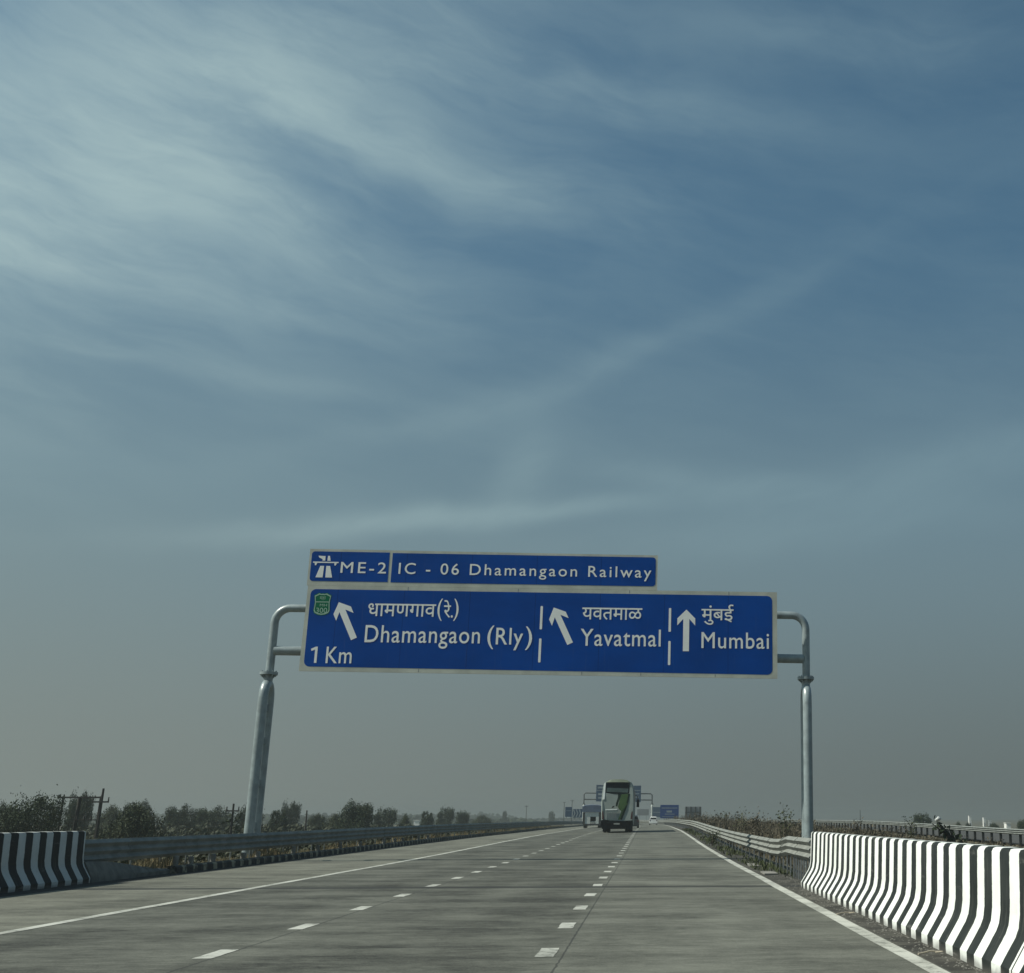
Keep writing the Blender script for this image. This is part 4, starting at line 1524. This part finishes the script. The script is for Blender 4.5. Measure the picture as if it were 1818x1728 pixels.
gz = -0.4
G = 'taller weeds standing up from the median'
weed('dark leafy weed on the road side of the right guardrail, near its far bend', 3.35, 66, rz(3.4, 66), 0.85, 1.1, 1, M['weed_green'], None, 'roadside_weed', 150)
weed('tall dry weed, farthest along the guardrail, near the ribbed grey board', 8.6, 138, gz + 0.2, 2.6, 1.8, 2, M['weed_green'], G, dens=90)
weed('slanting dry weed leaning over the right guardrail', 6.3, 88, gz + 0.2, 2.3, 1.2, 3, M['weed_green'], G, dens=80)
weed('bushy dry weed in the median, one plant left of the pale bent stalk', 6.4, 74, gz + 0.1, 2.2, 1.4, 4, M['dry'], G, dens=110)
weed('dark upright weed just left of the right gantry column', 8.4, 76, gz + 0.1, 2.6, 1.0, 5, M['weed_green'], G, dens=110)
weed('rounded weed touching the left side of the right gantry column', 7.0, 57, gz, 2.0, 1.1, 6, M['dry'], G, dens=130)
weed('dark weed just right of the right gantry column foot', 7.4, 50.5, gz, 1.5, 0.8, 7, M['weed_green'], G, dens=90)
weed('lone green weed standing above the median, left of the lone round tree', 16.0, 76, gz, 2.0, 1.0, 8, M['weed_green'], G, dens=80)
weed('thin dry weed between the gantry column and the lone green weed', 12.0, 72, gz, 1.9, 0.9, 10, M['dry'], G, dens=60)


def snag():
    """dead leaning shrub with a white bag caught on it"""
    x, y, z = 16.35, 66.0, -0.35
    root = thing('dead_shrub', 'dark leaning dead shrub in front of the opposite guardrail', 'shrub', (x, y, z))
    st, lv = MB(), MB()
    rn = random.Random(31)
    tips = [(-1.2, 1.75), (-1.0, 1.45), (-0.45, 1.35), (0.4, 0.8), (0.6, 0.3), (-1.35, 1.55)]
    for dx, dz in tips:
        e = Vector((x + dx, y + rn.uniform(-0.3, 0.3), z + dz))
        mid = Vector((x + dx * 0.35, y, z + dz * 0.6))
        st.tube([(x, y, z), tuple(mid), tuple(e)], [0.10, 0.07, 0.02], 6)
        for k in range(26):
            p = Vector((x, y, z)).lerp(mid, rn.random()) if rn.random() < 0.4 else mid.lerp(e, rn.uniform(0, 1.1))
            p = p + Vector((rn.gauss(0, 0.13), rn.gauss(0, 0.13), rn.gauss(0, 0.12)))
            n = Vector((rn.gauss(0, 1), rn.gauss(0, 1), rn.gauss(0, 1))).normalized()
            a = n.orthogonal().normalized() * rn.uniform(0.08, 0.2)
            b = n.cross(a) * 0.5
            lv.add([tuple(p - a), tuple(p + b), tuple(p + a), tuple(p - b)], [(0, 1, 2, 3)])
    st.build('stem', M['wood_dark'], root)
    lv.build('leaves', M['leaf_dark'], root)
    b = MB()
    rn = random.Random(4)
    rings = []
    for i in range(7):
        t = i / 6
        r = 0.13 * math.sin(math.pi * (0.08 + 0.84 * t))
        rings.append([(x - 1.05 + r * 1.3 * math.cos(q * math.pi / 4) * rn.uniform(0.8, 1.15), y - 0.35 + r * math.sin(q * math.pi / 4), z + 1.62 + 0.26 * t + 0.05 * math.cos(q)) for q in range(8)])
    b.sweep(rings)
    tag(b.build('plastic_bag', M['bag'], origin=(x - 1.05, y - 0.35, z + 1.62), smooth=50), 'white plastic bag caught on the dead leaning shrub', 'bag')


snag()


# ------------------------------------------------------------------ poles, posts and small buildings
def utility_frame():
    Y = 85.0
    fx = lambda px: at(px, 1440, Y)[0]
    fz = lambda py: at(140, py, Y)[1]
    root = thing('utility_switchgear', 'dark steel switching frame on posts in front of the trees at far left', 'utility frame', (fx(142), Y, -2.6))
    for x0, x1, zt, r, d in ((109, 108, 1414, 0.07, 0), (135, 130, 1416, 0.12, 0.3), (176, 174, 1414, 0.08, 0)):
        MB().tube([(fx(x1), Y + d, -2.7), (fx(x0), Y + d, fz(zt))], r, 8).build('post', M['wood_dark'], root, smooth=45)
    b = MB().box(fx(100), fx(180), Y - 0.1, Y + 0.02, fz(1417.5), fz(1414.5))
    b.build('top_beam', M['wood_dark'], root)
    MB().box(fx(133), fx(174), Y - 0.1, Y, fz(1457), fz(1455)).build('lower_beam', M['wood_dark'], root)
    for px in (101, 110, 150, 177):
        MB().tube([(fx(px), Y, fz(1414.5)), (fx(px), Y, fz(1411))], [0.06, 0.04], 8).build('insulator', M['wood_dark'], root)
    for px in (139, 152, 164):
        MB().tube([(fx(px), Y - 0.05, fz(1455)), (fx(px), Y - 0.05, fz(1449))], [0.07, 0.05], 8).build('insulator', M['wood_dark'], root)


utility_frame()


def pole(label, px, top, Y, arms, r=0.09, lean=0.0, vines=0, group='utility poles on the plain', gz=-2.7):
    x, zt = at(px, top, Y)
    s = 1.0 / (at(px + 1, 1440, Y)[0] - at(px, 1440, Y)[0])
    root = thing('utility_pole', label, 'utility pole', (x, Y, gz), group)
    MB().tube([(x - lean, Y, gz), (x, Y, zt)], [r * 1.2, r * 0.7], 8).build('pole', M['wood_dark'], root, smooth=45)
    for z, a, b in arms:
        zz = at(px, z, Y)[1]
        MB().box(x + a / s, x + b / s, Y - 0.14, Y - 0.02, zz - 0.05, zz + 0.05).build('crossarm', M['wood_dark'], root)
        for q in (a, b):
            MB().tube([(x + q / s * 0.96, Y - 0.08, zz + 0.05), (x + q / s * 0.96, Y - 0.08, zz + 0.30)], [0.05, 0.035], 6).build('insulator', M['wood_dark'], root)
    if vines:
        rn = random.Random(8)
        lv = MB()
        for i in range(vines):
            t = rn.random()
            p = Vector((x + rn.gauss(0, 0.16 + 0.22 * t), Y + rn.gauss(0, 0.2), gz + (zt - gz) * (0.2 + 0.68 * t)))
            n = Vector((rn.gauss(0, 1), rn.gauss(0, 1), rn.gauss(0, 1))).normalized()
            a = n.orthogonal().normalized() * rn.uniform(0.08, 0.18)
            b = n.cross(a) * 0.5
            lv.add([tuple(p - a), tuple(p + b), tuple(p + a), tuple(p - b)], [(0, 1, 2, 3)])
        lv.build('vines', M['leaf_dark'], root)
    return root


pole('dark pole with a crossarm rising right of the utility frame', 184, 1400, 84, [(1424, -16, 13)], 0.10, 0.1)
pole('vine covered pole with a crossarm just left of the gantry column', 415, 1427, 92, [(1440, -11, 11)], 0.10, 0, 170)
pole('lone dark post without arms left of the large round tree', 545, 1439, 110, [], 0.08)
pole('faint distant pole above the middle of the left guardrail', 935, 1430, 420, [(1432, -3, 3)], 0.10)
pole('left of two faint distant poles over the small blue board', 1002, 1424, 470, [(1425, -2.5, 2.5)], 0.13)
pole('right of two faint distant poles over the small blue board', 1016, 1420, 470, [(1422, -3, 3)], 0.13)
pole('thin faint pole above the median weeds right of the gantry column', 1527, 1438, 330, [], 0.10, gz=-2.9)


def hut(name, label, cat, px0, px1, top, Y, gz, group=None, flat=True):
    x0, x1 = at(px0, 1452, Y)[0], at(px1, 1452, Y)[0]
    zt = at(px0, top, Y)[1]
    d = max(2.0, (x1 - x0))
    root = thing(name, label, cat, ((x0 + x1) / 2, Y, gz), group)
    MB().box(x0, x1, Y, Y + d, gz - 0.3, zt).build('wall', M['white_wall'], root)
    MB().box(x0 - 0.12, x1 + 0.12, Y - 0.12, Y + d + 0.12, zt, zt + 0.12).build('roof', M['white_wall'], root)
    w = (x1 - x0)
    if zt > gz + 2.2:
        MB().box(x0 + w * 0.3, x0 + w * 0.3 + min(0.9, w * 0.4), Y - 0.04, Y - 0.005, gz, gz + 1.9).build('door', M['board_back'], root)
    return root


G = 'small white structures on the plain at right'
hut('white_tower', 'taller of the two slim white towers on the right horizon', 'tower', 1720.5, 1724.5, 1449, 620, -2.9, G)
hut('white_tower', 'shorter of the two slim white towers on the right horizon', 'tower', 1746, 1749.5, 1452, 640, -2.9, G)
hut('white_hut', 'low white hut just right of the shorter white tower', 'hut', 1755, 1759.5, 1457, 640, -2.9, G)
hut('white_hut', 'white upright hut nearest the opposite guardrail at far right', 'hut', 1786, 1793.5, 1462, 300, -2.9, G)
hut('farm_shed', 'tiny white farm shed among the trees over the left guardrail', 'shed', 735, 745, 1457, 330, -2.7)


# ------------------------------------------------------------------ small things at the roadside
def stub(label, x, y, h):
    b = P(x, y, 0)
    root = thing('marker_stub', label, 'marker post', b, 'short concrete stubs under the left guardrail')
    MB().tube([(b[0], b[1], b[2] - 0.1), (b[0], b[1], b[2] + h * 0.78)], 0.085, 8).build('stub_body', M['concrete'], root, smooth=45)
    MB().tube([(b[0], b[1], b[2] + h * 0.78), (b[0], b[1], b[2] + h * 0.95), (b[0], b[1], b[2] + h)], [0.088, 0.085, 0.05], 8).build('stub_cap', M['concrete'], root, smooth=45)


rn = random.Random(2)
yy = 37.4
for i in range(14):
    stub('short concrete stub with a pale cap between the left kerb and guardrail', -13.42 + rn.uniform(-0.02, 0.02), yy, rn.uniform(0.36, 0.46))
    yy += rn.choice((1.3, 1.7, 2.6, 3.4)) * (1 + i * 0.07)

for lab, x, y, seed in (('pale broken twig lying by the right edge line, nearer the camera', 3.22, 14.4, 1), ('pale broken twig lying by the right edge line, farther from the camera', 3.18, 20.3, 2)):
    t = MB()
    r2 = random.Random(seed)
    a = Vector((x - 0.15, y, 0.015))
    b = Vector((x + 0.16, y + 0.1, 0.03))
    t.tube([tuple(a), tuple(a.lerp(b, 0.5) + Vector((0, 0.03, 0.015))), tuple(b)], [0.010, 0.008, 0.005], 6)
    t.tube([tuple(a.lerp(b, 0.7)), tuple(a.lerp(b, 0.7) + Vector((0.06, -0.10, 0.02)))], [0.009, 0.005], 6)
    tag(t.build('twig', M['twig'], origin=(x, y, 0)), lab, 'twig', 'dry twigs on the verge')

for lab, x, y, w, d in (('pale flat concrete patch on the right verge, nearer the camera', 3.40, 35.4, 0.42, 1.7), ('pale flat concrete patch on the right verge, farther from the camera', 3.42, 41.2, 0.34, 2.6)):
    q = MB()
    poly = [(x - w / 2, y - d / 2), (x + w * 0.4, y - d * 0.45), (x + w / 2, y + d * 0.2), (x + w * 0.2, y + d / 2), (x - w * 0.45, y + d * 0.42)]
    n = len(poly)
    q.add([(a, b, 0.0) for a, b in poly] + [(a, b, 0.03) for a, b in poly], [tuple(range(n, 2 * n))] + [(i, (i + 1) % n, n + (i + 1) % n, n + i) for i in range(n)])
    tag(q.build('concrete_patch', M['concrete'], origin=(x, y, 0)), lab, 'concrete patch', 'concrete patches on the verge')

def gravel():
    rn = random.Random(12)
    mb = MB()
    for i in range(900):
        y = rn.uniform(9, 34)
        d = rn.random() ** 2.2
        x = (3.40 if y < 28.4 else 3.7) - d * (0.30 if y < 28.4 else 0.55)
        r = rn.uniform(0.006, 0.022)
        vs = []
        for a in range(5):
            q = a * 1.2566 + rn.uniform(-0.3, 0.3)
            vs.append((x + math.cos(q) * r * rn.uniform(0.7, 1.2), y + math.sin(q) * r * rn.uniform(0.7, 1.4), 0.001))
        vs.append((x, y, r * rn.uniform(0.5, 0.9)))
        mb.add(vs, [(k, (k + 1) % 5, 5) for k in range(5)])
    tag(mb.build('gravel', M['pebble']), 'loose grit along the foot of the right striped barrier', 'gravel', None, 'stuff')


gravel()

# ------------------------------------------------------------------ hazy air
hm = bpy.data.materials.new('hazy_air')
hm.use_nodes = True
hn = hm.node_tree
for n in list(hn.nodes):
    hn.nodes.remove(n)
ho = hn.nodes.new('ShaderNodeOutputMaterial')
hv = hn.nodes.new('ShaderNodeVolumePrincipled')
hv.inputs['Color'].default_value = (0.58, 0.62, 0.62, 1)
hv.inputs['Density'].default_value = 0.0008
hv.inputs['Anisotropy'].default_value = 0.6
hn.links.new(hv.outputs[0], ho.inputs['Volume'])
hz = MB().box(-4300, 4300, -330, 4100, -5.2, 12.3)
tag(hz.build('haze', hm), kind='stuff')
